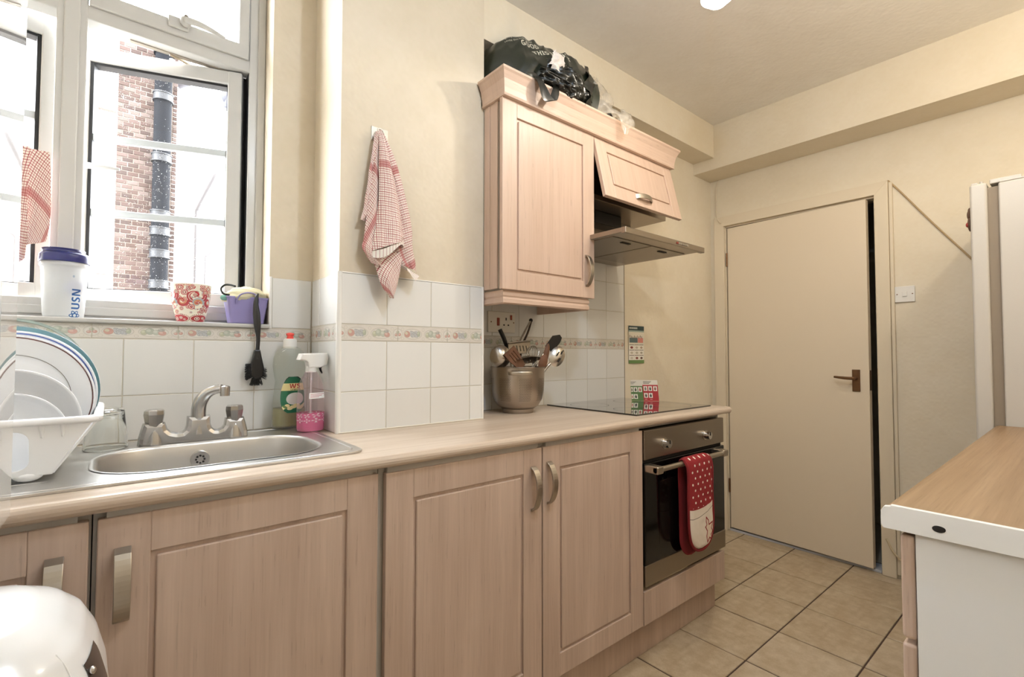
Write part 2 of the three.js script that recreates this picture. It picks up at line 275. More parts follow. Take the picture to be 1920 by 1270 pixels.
for (const [x0, x1] of [[-.597, -.178], [-1.068, -.664]]) {        // top lights, shut
  const s = new THREE.Group(); s.name = numbered('top_light'); win.add(s);
  const f = .034; part(s, 'sash', merge([box(x0 + .002, x1 - .002, 2.188, 2.236, -.205, -.148, .004), box(x0 + .002, x1 - .002, 2.51, 2.552, -.205, -.148, .004), box(x0 + .0026, x0 + f, 2.19, 2.55, -.2044, -.1487, .004), box(x1 - f, x1 - .0026, 2.19, 2.55, -.2044, -.1487, .004)]), M.upvc);
  part(s, 'gasket', merge([box(x0 + f, x1 - f, 2.235, 2.239, -.19, -.156)]), M.gasket);
  pane(s, x0 + f - .004, x1 - f + .004, 2.23, 2.515, -.175);
  if (x0 > -.6) {
    const h = part(s, 'window_handle', merge([box(-.41, -.355, 2.207, 2.243, -.15, -.138, .005), ball(-.365, 2.231, -.13, .016, .017, .014), taper([[-.37, 2.232, -.122], [-.33, 2.229, -.114], [-.29, 2.221, -.112], [-.258, 2.213, -.112]], [.011, .0095, .0075, .004], 20, 10, 1)]), M.upvc);
    part(h, 'screw_cap', cyl([-.365, 2.238, -.121], [-.365, 2.239, -.113], .006), M.steelDark);
  }
}
// side-hung casements, both swung outwards; local x runs from the hinge to the handle side
function casement(hx0, hinge, w, turn, dir) {
  const c = new THREE.Group(); c.name = numbered('casement'); c.position.set(hx0, 0, hinge); c.rotation.y = turn; win.add(c); c.updateWorldMatrix(true, false);
  const X = (a, b) => dir < 0 ? [-b, -a] : [a, b], add = (n, g, m, par = c) => { g.applyMatrix4(c.matrixWorld); return part(par, n, g, m); };
  const B = (a, b, y0, y1, z0, z1, r = 0) => { const [p, q] = X(a, b); return box(p, q, y0, y1, z0, z1, r); };
  add('sash', merge([B(0, .043, 1.334, 2.146, -.03, .022, .004), B(w - .038, w, 1.334, 2.146, -.03, .022, .004), B(.003, w - .003, 1.3346, 1.378, -.0294, .0213, .004), B(.003, w - .003, 2.1, 2.1454, -.0294, .0213, .004)]), M.upvc);
  add('gasket', merge([B(.043, w - .038, 2.092, 2.101, -.022, .012), B(w - .047, w - .037, 1.378, 2.1, -.022, .014), B(.043, .046, 1.378, 2.1, -.02, .012), B(.043, w - .04, 1.377, 1.381, -.022, .012)]), M.gasket);
  for (const y of [1.862, 1.622]) add('glazing_bar', B(.043, w - .045, y - .011, y + .011, -.008, .01, .003), M.bar);
  { const [p, q] = X(.04, w - .036), g = new THREE.PlaneGeometry(q - p, .73); g.translate((p + q) / 2, 1.739, -.004); add('glass_pane', g, M.glass); }
  return { c, add, B };
}
const right = casement(-.190, -.19, .46, -.332, -1);
{
  const h = right.add('window_handle', merge([right.B(.448, .464, 1.695, 1.752, .02, .032, .004), ball(-.457, 1.747, .04, .014), taper([[-.46, 1.75, .05], [-.43, 1.752, .056], [-.38, 1.753, .058], [-.325, 1.75, .06]], [.011, .0105, .008, .004], 20, 10, 1)]), M.upvc);
  right.add('keyhole', merge([cyl([-.457, 1.71, .03], [-.457, 1.71, .034], .005), cyl([-.452, 1.753, .056], [-.452, 1.754, .0675], .006)]), M.steelDark, h);
  right.add('friction_stay', merge([box(-.36, -.1, 2.150, 2.153, -.012, .006), cyl([-.21, 2.152, 0], [-.21, 2.16, 0], .008)]), M.steelDark);
  part(win, 'friction_stay', merge([taper([[-.40, 2.146, -.2], [-.33, 2.149, -.232], [-.27, 2.149, -.24]], [.006, .007, .006], 12, 8, .4), box(-.5, -.19, 2.1465, 2.15, -.21, -.195)]), M.satin);
  // specks of dried dirt on the outside of the pane
  const rr = rng(77), a = lattice(6, 8, 9), gs = []; for (let i = 0; i < 2600; i++) { const u = rr(), v = rr(); if (a(u, v) < .25 + .5 * rr()) continue; const s = .0006 + .0011 * rr() * rr(); const g = new THREE.CircleGeometry(s, 5); g.translate(-.05 - u * .375, 1.385 + v * .7, -.0055); gs.push(g); }
  const d = right.add('dirt_specks', merge(gs), new THREE.MeshStandardMaterial({ color: '#f2f2f2', roughness: .9, side: THREE.DoubleSide })); d.userData.kind = 'stuff';
}
const left = casement(-1.068, -.19, .41, .17, 1);

// ---------- outside the window ----------
struct('wall_outer_facade', merge([box(-14, -1.2, -5, 13, -.42, -.331), box(-.06, 14, -5, 13, -.42, -.331), box(-1.2, -.06, -5, 1.2, -.42, -.331), box(-1.2, -.06, 2.66, 13, -.42, -.331)]), std('#8f8883', .9));
struct('ground_courtyard', box(-14, 14, -5.2, -5, -14, -.33), std('#8b8986', .9));
{
  const mortar = std('#8d857e', .95), house = thing('brick_building', 'red brick wall of the next building, seen through the right-hand casement', 'building', [-.16, -4, -8.3]);
  part(house, 'mortar_wall', box(-.515, .2, -4, 6.5, -8.6, -8.008), mortar);
  const mats = ['#463733', '#3e312e', '#4e3f3b', '#43342f', '#534541', '#3a2e2b', '#5d524e'].map((c, i) => { const a = lattice(20, 20, 90 + i), b = lattice(60, 60, 190 + i); return new THREE.MeshStandardMaterial({ map: tex(64, 64, (u, v) => mix(hx(c), [.48, .44, .42], .4 * cl(a(u, v) * b(u, v) * 1.6 - .2))), roughness: .9 }); });
  const r = rng(17), H = .071, L = .141, gF = tileGeo(L - .011, H - .012, .03, .004), gH = tileGeo(L / 2 - .011, H - .012, .03, .004);
  for (let k = 0, y = 2.0; y < 6.1; k++, y += H) { let x = -.515; const first = k % 2 ? L / 2 : L; for (let i = 0; x < .19; i++) { const full = !(i === 0 && first < L) && x + L < .225, w = full ? L : L / 2; piece(house, 'brick', full ? gF : gH, mats[Math.floor(r() * mats.length)], x + w / 2, y + H / 2, -7.998 + (r() - .5) * .01); x += w; } }
  // pale building to the left of it
  const pale = thing('pale_building', 'pale building with white window bands left of the red brick wall', 'building', [-1.8, -4, -8.6]);
  const fb = (() => { const n = lattice(8, 8, 44); return tex(256, 256, (u, v) => { const row = Math.floor(v * 16), f = (v * 16) % 1, x = (u * 6 + (row % 2) * .5) % 1; return f < .14 || x < .05 ? [.97, .96, .94] : mix([.9, .83, .79], [.97, .93, .9], n(u, v)); }, true, [1 / 1.2, 1 / 1.3]); })();
  part(pale, 'wall', box(-5, -.517, -4, 7.5, -8.8, -8.02), new THREE.MeshStandardMaterial({ map: fb, roughness: .9 }));
  for (const [x0, x1, y0, y1] of [[-.86, -.56, 5.0, 6.6], [-.86, -.56, 3.35, 4.55], [-.86, -.56, 2.45, 3.05], [-1.75, -1.35, 4.7, 6.2], [-1.3, -1.05, 2.2, 3.3]]) { const f = part(pale, 'window', box(x0, x1, y0, y1, -8.03, -7.97, .01), std('#fbfbfb', .5)); part(f, 'sill', box(x0 - .03, x1 + .03, y0 - .06, y0 - .02, -8.03, -7.93), std('#6f6a66', .8)); }
  part(pale, 'string_course', merge([box(-3, -.517, 6.75, 6.83, -8.03, -7.95), box(-3, -.517, 3.2, 3.24, -8.03, -7.99)]), std('#c9c2ba', .8));
  // soil pipe with collars
  const pm = M.pipe, soil = thing('drain_pipe', 'thick dark grey soil pipe with pale collars on the brick wall', 'pipe', [.052, -3, -7.86]);
  part(soil, 'pipe', cyl([.052, -3, -7.86], [.052, 6.05, -7.86], .118, .118, 24), pm); part(soil, 'pipe_head', merge([cyl([.052, 6.02, -7.86], [.052, 6.3, -7.86], .14, .15, 24)]), pm);
  for (const y of [5.32, 4.32, 3.4, 3.13, 2.77, 2.28]) part(soil, 'collar', merge([cyl([.052, y - .05, -7.86], [.052, y + .05, -7.86], .132, .132, 24), cyl([.052, y + .05, -7.86], [.052, y + .066, -7.86], .142, .142, 24), cyl([.052, y - .066, -7.86], [.052, y - .05, -7.86], .142, .142, 24)]), std('#2c2f33', .5));
  // white rendered wall to the right with thin pipes
  const ren = thing('rendered_wall', 'white rendered wall to the right of the thick soil pipe', 'wall', [2, -4, -9]);
  part(ren, 'wall', box(.2, 5, -4, 5.3, -9.4, -9.02), std('#f7f6f4', .9));
  part(ren, 'coping', box(.2, 5, 5.3, 5.36, -9.45, -8.98), std('#f1f0ee', .9));
  tag(struct('waste_pipe', merge([taper([[.66, -2, -8.95], [.66, 3.85, -8.95]], [.03, .03], 4, 10), taper([[.66, 3.85, -8.95], [.96, 4.6, -8.9]], [.035, .05], 6, 10)]), std('#4b4a4c', .6)), 'thin dark waste pipe with a slanting top on the white rendered wall', 'pipe').userData.kind = 'thing';
  tag(struct('cable_conduit', merge([taper([[.82, -2, -8.96], [.82, 3.0, -8.96]], [.014, .014], 4, 8), taper([[.82, 3.0, -8.96], [.98, 3.16, -8.96]], [.014, .014], 4, 8)]), std('#59575a', .6)), 'very thin dark conduit right of the thin waste pipe', 'pipe').userData.kind = 'thing';
  tag(struct('gutter', taper([[.27, 5.74, -8.2], [.68, 5.98, -8]], [.05, .06], 6, 10), std('#55565e', .6)), 'short dark gutter end against the white sky, right of the soil pipe', 'gutter').userData.kind = 'thing';
  tag(struct('pipe_elbow', merge([taper([[1.0, 5.45, -7.9], [1.04, 5.75, -7.9], [1.2, 6.1, -7.9], [1.3, 6.6, -7.9], [1.25, 7.4, -7.9]], [.1, .11, .11, .1, .1], 20, 14), ball(.93, 5.68, -7.9, .07, .13, .07)]), std('#4c4e58', .6)), 'dark bent pipe end at the upper right of the casement glass', 'pipe').userData.kind = 'thing';
}

// ---------- kitchen units ----------
const flat = (g) => { g = g.index ? g.toNonIndexed() : g; g.computeVertexNormals(); return g; };
// moulding: a profile [out, y] swept along a path in plan, mitred at the corners
function moulding(path, prof, grain = 'h') {
  const n = path.length, rings = [];
  for (let i = 0; i < n; i++) {
    const d = (a, b) => { const x = b[0] - a[0], z = b[1] - a[1], l = Math.hypot(x, z); return [x / l, z / l]; };
    const a = i > 0 ? d(path[i - 1], path[i]) : d(path[0], path[1]), b = i < n - 1 ? d(path[i], path[i + 1]) : a, na = [-a[1], a[0]], nb = [-b[1], b[0]];
    let m = [na[0] + nb[0], na[1] + nb[1]]; const k = 2 / (m[0] * m[0] + m[1] * m[1]); m = [m[0] * k, m[1] * k];
    rings.push(prof.map(([o, y]) => [path[i][0] + m[0] * o, y, path[i][1] + m[1] * o]));
  }
  return uvm(flat(loft(rings)), grain);
}
function pulls(x, y0, y1, z, w = .021, out = .03) {         // bow handle, upright, with its rows of punched holes
  const n = 16, pr = (t, o) => [y0 + (y1 - y0) * t, z + .002 + (out - o) * Math.pow(Math.sin(Math.PI * t), .6)];
  const poly = []; for (let i = 0; i <= n; i++) poly.push(pr(i / n, 0)); for (let i = n; i >= 0; i--) { const q = pr(i / n, .0045); poly.push([q[0] + (i === 0 ? .006 : i === n ? -.006 : 0), Math.max(z, q[1])]); }
  const g = extrude(poly.map(([y, zz]) => [zz, y]), w - .002, .001); g.rotateY(-Math.PI / 2); g.translate(x + w / 2, 0, 0);   // shape x -> world z
  const holes = []; for (let i = 0; i < 13; i++) for (let j = 0; j < 4; j++) { const t = .3 + .4 * i / 12, q = pr(t, -.0003), c = new THREE.CircleGeometry(.0011, 8); c.translate(x - .006 + j * .004, q[0], q[1]); holes.push(c); }
  return [g, merge(holes)];
}
function fixPull(parent, x, y0, y1, z, w) { const [g, h] = pulls(x, y0, y1, z, w); const o = part(parent, 'handle', g, M.satin); const d = part(o.parent, 'handle_perforations', h, M.dark); d.userData.kind = 'stuff'; }
function panelDoor(parent, x0, x1, y0, y1, zf, m, s = .075, r = .072) {
  const d = new THREE.Group(); d.name = numbered('door'); parent.add(d);
  const t = .018;
  part(d, 'stile', box(x0, x0 + s, y0, y1, zf - t, zf, .0025), m); part(d, 'stile', box(x1 - s, x1, y0, y1, zf - t, zf, .0025), m);
  part(d, 'rail', box(x0 + s - .0005, x1 - s + .0005, y1 - r, y1, zf - t, zf - .0003, .0025), m); part(d, 'rail', box(x0 + s - .0005, x1 - s + .0005, y0, y0 + r, zf - t, zf - .0003, .0025), m);
  part(d, 'panel', merge([box(x0 + s + .009, x1 - s - .009, y0 + r + .009, y1 - r - .009, zf - .014, zf - .0012, .0035), box(x0 + s - .002, x1 - s + .002, y0 + r - .002, y1 - r + .002, zf - .015, zf - .0075)]), m);
  return d;
}
// worktop along the window wall: cut out for the bowl, rolled front edge
const wt = thing('worktop', 'long pale beech worktop with rolled front edge carrying the sink and the hob', 'worktop', [.2, .90, .3]);
{
  const T = HW - .03, hole = rrect(-1.02, -.06, .055, .5, .03), zf = .605;
  const A = (pts, holes) => { const g = extrude(pts.map(([x, z]) => [x, -z]), HW - T, 0, holes ? [holes.map(([x, z]) => [x, -z])] : []); g.rotateX(-Math.PI / 2); g.translate(0, T, 0); return uvm(g.toNonIndexed(), 'h'); };
  const roll = []; for (let i = 0; i <= 8; i++) { const a = Math.PI / 2 - i / 8 * Math.PI; roll.push([zf - .014 + .014 * Math.cos(a), (HW + T) / 2 + .015 * Math.sin(a)]); }
  const prof = [[.57, HW], ...roll, [.57, T]];
  const fr = extrude(prof.map(([z, y]) => [-z, y]), 1.706 + 1.198, 0); fr.rotateY(Math.PI / 2); fr.translate(-1.198, 0, 0);
  part(wt, 'board', merge([A([[-1.198, -.0425], [.0075, -.0425], [.0075, .2082], [.5685, .2082], [.5685, .0005], [1.706, .0005], [1.706, .571], [-1.198, .571]], hole), uvm(fr.toNonIndexed(), 'h')]), M.top);
  part(wt, 'end_strip', box(1.705, 1.7075, T + .002, HW - .001, 0, .592, .001), M.top);
  part(wt, 'sealant_bead', box(.012, .56, HW, HW + .004, .2075, .212, .002), std('#e8e2d6', .5));
}
function baseUnit(name, label, x0, x1, extra) {
  const t = thing(name, label, 'cabinet', [(x0 + x1) / 2, 0, .3]);
  part(t, 'carcass', merge([box(x0, x0 + .018, .15, .9, .02, .565), box(x1 - .018, x1, .15, .9, .02, .565), box(x0 + .018, x1 - .018, .15, .168, .02, .565), box(x0 + .018, x1 - .018, .835, .9005, .535, .579), box(x0 + .018, x1 - .018, .168, .835, .02, .03)]), M.carcass);
  return t;
}
const uL = baseUnit('base_cabinet', 'beech base cabinet at the far left, half hidden behind the white appliance', -1.19, -.546);
fixPull(panelDoor(uL, -1.05, -.549, .155, .889, .585, M.door), -.592, .714, .838, .585, .024);
const uS = baseUnit('base_cabinet', 'wide beech base cabinet under the steel sink, handle on its left side', -.544, -.02);
fixPull(panelDoor(uS, -.538, -.026, .155, .889, .585, M.door), -.504, .706, .834, .585, .024);
const u2 = baseUnit('base_cabinet', 'beech base cabinet under the towel, handle on its right side', -.018, .515);
fixPull(panelDoor(u2, -.006, .512, .155, .886, .585, M.door), .474, .7, .832, .585);
const u3 = baseUnit('base_cabinet', 'beech base cabinet right beside the oven, handle on its left side', .516, 1.040);
fixPull(panelDoor(u3, .517, 1.036, .155, .886, .585, M.door), .541, .708, .838, .585);
const uO = thing('oven_housing', 'beech housing around the built-in oven with plain panel beneath it', 'cabinet', [1.35, 0, .3]);
part(uO, 'side_panel', box(1.646, 1.661, .15, .9, .01, .56), M.carcass); part(uO, 'side_panel', box(1.041, 1.043, .15, .9, .01, .56), M.carcass);
part(uO, 'filler_panel', box(1.041, 1.661, .152, .277, .567, .585, .002), M.door);
part(uO, 'top_rail', box(1.043, 1.646, .888, .9, .5, .56), M.carcass);
part(thing('plinth', 'long beech plinth board running along the floor under the base cabinets', 'plinth', [.3, 0, .53]), 'board', box(-1.19, 1.672, .001, .15, .512, .53, .001), M.door);

// built-in oven
const oven = thing('oven', 'built-in steel and black glass oven with a rail handle', 'oven', [1.35, .29, .3]);
{
  part(oven, 'body', box(1.06, 1.64, .3, .88, .03, .566), M.steelDark);
  part(oven, 'control_panel', box(1.0445, 1.660, .772, .884, .566, .588, .003, 'h'), M.steel);
  const door = new THREE.Group(); door.name = 'door'; oven.add(door);
  part(door, 'glass', box(1.0455, 1.663, .372, .758, .566, .588, .004), M.blackGloss);
  part(door, 'inner_window', box(1.14, 1.56, .43, .68, .588, .5885), std('#15110f', .15));
  part(door, 'bottom_strip', box(1.0455, 1.6645, .295, .374, .566, .589, .003, 'h'), M.steel);
  part(door, 'badge', box(1.34, 1.375, .345, .353, .589, .5895), M.dark);
  part(door, 'handle', merge([cyl([1.045, .742, .635], [1.588, .742, .635], .0105, .0105, 18), box(1.045, 1.085, .727, .756, .585, .646, .005), box(1.548, 1.588, .727, .756, .585, .646, .005)]), M.satin);
  for (const x of [1.176, 1.49]) { const k = part(oven, 'knob', merge([cyl([x, .823, .588], [x, .823, .594], .021, .021, 28), cyl([x, .823, .592], [x, .823, .615], .0185, .016, 28)]), M.chrome); part(k, 'pointer', box(x - .0018, x + .0018, .823, .838, .6145, .617, .0005), M.dark); }
  part(oven, 'shadow_gap', box(1.05, 1.655, .757, .773, .56, .575), M.dark);
}

// tall wall cabinet, cornice, light rail
const wc = thing('wall_cabinet', 'tall beech wall cabinet beside the chimney breast with one panelled door', 'cabinet', [.8, 1.42, 0]);
{
  part(wc, 'carcass', merge([box(.5675, .5800, 1.42, 2.13, .003, .292), box(1.022, 1.034, 1.42, 2.13, .003, .309), box(.58, 1.022, 1.42, 1.436, .003, .309), box(.58, 1.022, 2.114, 2.13, .003, .309), box(.58, 1.022, 1.436, 2.114, .003, .012)]), std('#d9d0c2', .5));
  part(wc, 'end_panel', box(.5625, .5685, 1.418, 2.132, .21, .243, .002), M.wallDoor); part(wc, 'end_panel', box(.5625, .5685, 1.418, 2.132, .246, .291, .002), M.wallDoor);
  const d = panelDoor(wc, .556, 1.062, 1.413, 2.131, .33, M.wallDoor, .07, .07);
  fixPull(d, 1.012, 1.462, 1.594, .33);
}
const cp = [[0, 2.12], [.005, 2.121], [.007, 2.127], [.004, 2.132], [.006, 2.15], [.012, 2.178], [.022, 2.2], [.027, 2.207], [.027, 2.215], [.013, 2.215], [-.012, 2.15], [-.012, 2.12]];
part(thing('cornice', 'flared beech cornice running along the top of the wall cabinets', 'cornice', [1.1, 2.12, .2]), 'moulding', moulding([[.558, .208], [.558, .340], [1.66, .340], [1.66, .01]], cp), M.wallDoor);
const lp = [[0, 1.412], [.003, 1.404], [.003, 1.392], [0, 1.388], [0, 1.384], [.003, 1.38], [.003, 1.366], [-.003, 1.362], [-.016, 1.362], [-.016, 1.412]];
part(thing('light_rail', 'beech light rail with two grooves under the tall wall cabinet', 'trim', [.8, 1.36, .2]), 'moulding', moulding([[.5725, .02], [.5725, .315], [1.038, .315], [1.038, .01]], lp), M.wallDoor);

// cabinet over the hood: lift-up door hanging open at the bottom
const hc = thing('hood_cabinet', 'beech cabinet above the hood, its lift-up door tilted open', 'cabinet', [1.34, 1.88, 0]);
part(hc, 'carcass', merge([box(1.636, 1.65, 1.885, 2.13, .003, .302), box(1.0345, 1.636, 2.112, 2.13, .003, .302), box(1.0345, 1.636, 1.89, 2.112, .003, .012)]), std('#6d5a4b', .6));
{
  const lift = new THREE.Group(); lift.name = 'lift_door'; lift.position.set(0, 2.128, .326); hc.add(lift); lift.position.sub(hc.position);
  const x0 = 1.064, x1 = 1.652, L = .288, s = .07, r = .062, m = M.wallDoor; lift.rotation.x = -.235;
  const P = (n, g, mm = m) => { const o = new THREE.Mesh(g, mm); o.name = numbered(n); o.castShadow = o.receiveShadow = true; lift.add(o); return o; }, B = (a, b, c, d, z0, z1, rr) => box(a, b, c, d, z0, z1, rr);
  P('stile', B(x0, x0 + s, -L, 0, -.018, 0, .0025)); P('stile', B(x1 - s, x1, -L, 0, -.018, 0, .0025)); P('rail', B(x0 + s, x1 - s, -r, 0, -.018, -.0003, .0025)); P('rail', B(x0 + s, x1 - s, -L, -L + r, -.018, -.0003, .0025));
  P('panel', merge([B(x0 + s + .008, x1 - s - .008, -L + r + .008, -r - .008, -.014, -.0012, .0035), B(x0 + s - .002, x1 - s + .002, -L + r - .002, -r + .002, -.015, -.0075)]));
  const [hg] = pulls(0, -.06, .06, 0, .022, .022); hg.rotateZ(Math.PI / 2); hg.translate(1.345, -.246, 0); P('handle', hg, M.satin);
}

// extractor hood
const hood = thing('extractor_hood', 'slim steel extractor hood with its visor pulled out over the hob', 'extractor hood', [1.34, 1.65, 0]);
{
  part(hood, 'body', merge([box(1.04, 1.652, 1.86, 1.883, .004, .302, .002, 'h'), box(1.1, 1.6, 1.682, 1.862, .004, .125, .004, 'h')]), M.steel);
  part(hood, 'hinge_block', box(1.22, 1.42, 1.80, 1.86, .12, .2, .004), M.black);
  part(hood, 'visor', merge([box(1.034, 1.634, 1.665, 1.6845, .004, .5, .002, 'h'), box(1.03, 1.638, 1.658, 1.684, .496, .518, .003, 'h')]), M.steel);
  for (const [a, b] of [[1.06, 1.33], [1.338, 1.61]]) { const f = part(hood, 'grease_filter', box(a, b, 1.662, 1.666, .09, .43, .001), M.steelDark); part(f, 'filter_catch', box((a + b) / 2 - .03, (a + b) / 2 + .03, 1.659, 1.6625, .385, .4, .001), M.dark); }
  part(hood, 'lamp_cover', box(1.12, 1.24, 1.661, 1.665, .03, .075, .002), std('#3a342e', .3)); 
  for (let i = 0; i < 6; i++) part(hood, 'button', box(1.395 + i * .017, 1.407 + i * .017, 1.667, 1.676, .517, .5215, .0012), i ? M.satin : std('#8f3a2c', .4));
}

// hob
const hob = thing('hob', 'black glass ceramic hob set on the beech worktop', 'hob', [1.36, HW, .27]);
part(hob, 'glass_plate', box(1.074, 1.654, HW, HW + .006, .022, .532, .002), phy({ color: '#0b0b0b', roughness: .03, ior: 1.55, clearcoat: 1, clearcoatRoughness: .02 }));
for (const [x, z, r] of [[1.21, .17, .09], [1.21, .4, .072], [1.5, .17, .072], [1.5, .4, .105]]) { const g = new THREE.RingGeometry(r - .002, r, 48); g.rotateX(-Math.PI / 2); g.translate(x, HW + .0063, z); part(hob, 'zone_ring', g, std('#3c3a38', .3)); }

// ---------- sink ----------
const sink = thing('sink', 'stainless steel inset sink with one bowl and a ribbed drainer', 'sink', [-.5, HW, .27]);
{
  const Y = HW + .004, rim = rrect(-1.06, -.034, .012, .528, .035, 8), bowlRing = (o, y, r) => rring(-.545 + o, -.1 - o, .155 + o, .468 - o, r, y, 10);
  const inner = bowlRing(-.006, 0, .118).map((p) => [p[0], p[2]]);
  const g = extrude(rim.map(([x, z]) => [x, -z]), .0032, .0014, [inner.map(([x, z]) => [x, -z])]); g.rotateX(-Math.PI / 2); g.translate(0, HW + .0014, 0);
  part(sink, 'rim', g, M.sink);
  const ring2 = (o, r) => rring(-.545 + o - .016, -.1 - o + .016, .155 + o - .016, .468 - o + .016, r, 0, 10);
  part(sink, 'bowl', loft([bowlRing(-.012, Y + .0035, .124), bowlRing(-.008, Y + .0042, .12), bowlRing(-.003, Y + .002, .116), bowlRing(0, Y - .004, .112), bowlRing(.004, Y - .03, .11), bowlRing(.009, Y - .11, .106), bowlRing(.016, Y - .135, .1), bowlRing(.03, Y - .15, .09), bowlRing(.06, Y - .156, .07), bowlRing(.12, Y - .159, .03)], false, true), Object.assign(M.sink.clone(), { side: THREE.DoubleSide }));
  for (let i = 0; i < 9; i++) part(sink, 'drainer_ridge', taper([[-.99, Y + .0005, .12 + i * .04], [-.6, Y + .0005, .12 + i * .04]], [.002, .0045, .0045, .002], 10, 8, .9), M.sink);
  part(sink, 'raised_edge', tube(rring(-1.045, -.05, .03, .513, .03, Y + .0005, 6).map((p) => p), .0032, 90, 6, true), M.sink);
  const oz = .162, ox = -.337, oy = Y - .040;
  const ov = part(sink, 'overflow', merge([cyl([ox, oy, oz - .002], [ox, oy, oz + .004], .0225, .021, 28)]), M.chrome);
  for (let i = 0; i < 8; i++) { const a = i / 8 * 6.283; part(ov, 'overflow_hole', cyl([ox + .0095 * Math.cos(a), oy + .0095 * Math.sin(a), oz + .003], [ox + .0095 * Math.cos(a), oy + .0095 * Math.sin(a), oz + .0046], .0027, .0027, 10), M.dark); }
  part(sink, 'drain', cyl([-.32, Y - .159, .31], [-.32, Y - .156, .31], .04, .038, 28), M.chrome);
}
// mixer tap
const tap = thing('mixer_tap', 'chrome two-handled bridge mixer tap with swan spout behind the sink bowl', 'tap', [-.34, HW + .006, .115]);
{
  const z = .115, y = HW + .006;
  const cast = extrude([[-.459, 0], [-.457, .018], [-.452, .04], [-.450, .047], [-.420, .047], [-.416, .034], [-.404, .022], [-.386, .0165], [-.37, .018], [-.359, .028], [-.354, .042], [-.353, .058], [-.321, .058], [-.320, .042], [-.315, .028], [-.304, .018], [-.29, .0165], [-.275, .022], [-.266, .034], [-.264, .047], [-.236, .047], [-.234, .04], [-.229, .018], [-.227, 0]], .014, .011); cast.translate(0, y, z - .007);
  part(tap, 'body', merge([cast, lathe([[.024, 0], [.0235, .012], [.0185, .035], [.0175, .048], [0, .048]], 24).translate(-.435, y, z), lathe([[.024, 0], [.0235, .012], [.0185, .035], [.0175, .048], [0, .048]], 24).translate(-.25, y, z), lathe([[.0195, .02], [.018, .045], [.0172, .059], [0, .059]], 24).translate(-.337, y, z)]), M.tap);
  part(tap, 'spout', taper([[-.337, y + .06, z], [-.337, y + .085, z + .001], [-.334, y + .105, z + .004], [-.322, y + .127, z + .012], [-.304, y + .139, z + .024], [-.287, y + .142, z + .034]], [.0178, .0178, .0172, .0155, .013, .0115], 36, 18), M.tap);
  part(tap, 'nozzle', merge([cyl([-.281, y + .147, z + .038], [-.281, y + .122, z + .038], .0125, .012, 10), ball(-.281, y + .146, z + .038, .0125, .005, .0125, 14)]), M.tap);
  for (const x of [-.435, -.25]) { const g = flat(new THREE.CylinderGeometry(.0225, .0235, .01, 8).translate(0, .037, 0)), b = flat(new THREE.CylinderGeometry(.0235, .0185, .0305, 8).translate(0, .01675, 0)), q = flat(new THREE.CylinderGeometry(.0185, .0225, .003, 8).translate(0, .0435, 0)); const k = merge([g, b, q]); k.rotateY(.2); k.translate(x, y + .047, z); part(tap, 'knob', k, M.tap); }
}

// ---------- on the drainer ----------
const plasticW = phy({ color: '#fbfcfd', roughness: .32, transmission: .03, thickness: 0 }), china = std('#f3f5f8', .12), china2 = std('#eff0f2', .15);
const rack = thing('dish_rack', 'white plastic dish rack with flared rim standing on the drainer', 'dish rack', [-.7, HW + .006, .3]);
{
  const y0 = .952, y1 = 1.052, sl = .30;
  const slot = (cx, a, b, w) => rrect(cx - w, cx + w, a, b, w * .98, 6);
  const front = (zs, dir) => { const g = extrude([[-.80, y0], [-.608, y0], [-.548, y1], [-.862, y1]], .003, .0008, [slot(-.657, .961, 1.036, .0205), slot(-.745, .961, 1.036, .0205)]); const p = g.attributes.position; for (let i = 0; i < p.count; i++) p.setZ(i, p.getZ(i) + zs + dir * (p.getY(i) - y0) * sl); g.computeVertexNormals(); return g; };
  const side = (xs, dir, k) => { const g = extrude([[.17, y0], [.43, y0], [.46, y1], [.14, y1]], .003, .0008, [slot(.24, y0 + .012, y1 - .018, .02), slot(.36, y0 + .012, y1 - .018, .02)]); g.rotateY(-Math.PI / 2); const p = g.attributes.position; for (let i = 0; i < p.count; i++) p.setX(i, p.getX(i) + xs + dir * (p.getY(i) - y0) * k); g.computeVertexNormals(); return g; };
  part(rack, 'basket', merge([front(.43, 1), front(.17, -1), side(-.604, 1, .64), side(-.80, -1, .64), box(-.80, -.606, y0 - .003, y0, .17, .43, .001)]), plasticW);
  const R0 = (o, y) => rring(-.872 - o, -.54 + o, .132 - o, .468 + o, .03, y, 6);
  part(rack, 'rim', loft([R0(-.010, y1 - .006), R0(.002, y1 - .007), R0(.005, y1 - .002), R0(.005, y1 + .003), R0(.002, y1 + .006), R0(-.008, y1 + .006), R0(-.011, y1 + .001), R0(-.010, y1 - .006)], false, false), plasticW);
  for (const x of [-.62, -.592]) part(rack, 'rib', taper([[x, y1 - .03, .455], [x, y1 - .004, .464]], [.002, .0045], 6, 8), plasticW);
  for (const [x, z] of [[-.64, .42], [-.77, .42], [-.64, .19], [-.77, .19]]) part(rack, 'foot', ball(x, .951, z, .022, .0125, .016, 16), plasticW);
}
function disc(name, label, cat, c, prof, mat, bands, tilt = -.1) {
  const t = thing(name, label, cat, c); t.rotation.x = tilt; t.updateWorldMatrix(true, false);
  const place = (g) => { g.rotateX(Math.PI / 2); g.applyMatrix4(t.matrixWorld); return g; };
  part(t, 'body', place(lathe(prof, 72)), mat);
  for (const [n, p, m] of bands) part(t, n, place(lathe(p, 72)), m);
  return t;
}
const plateP = (r, h = .02) => [[0, 0], [r * .62, 0], [r * .7, h * .25], [r * .98, h * .92], [r, h], [r * .995, h + .003], [r * .97, h + .002], [r * .7, h * .25 + .004], [r * .6, .004], [0, .004]];
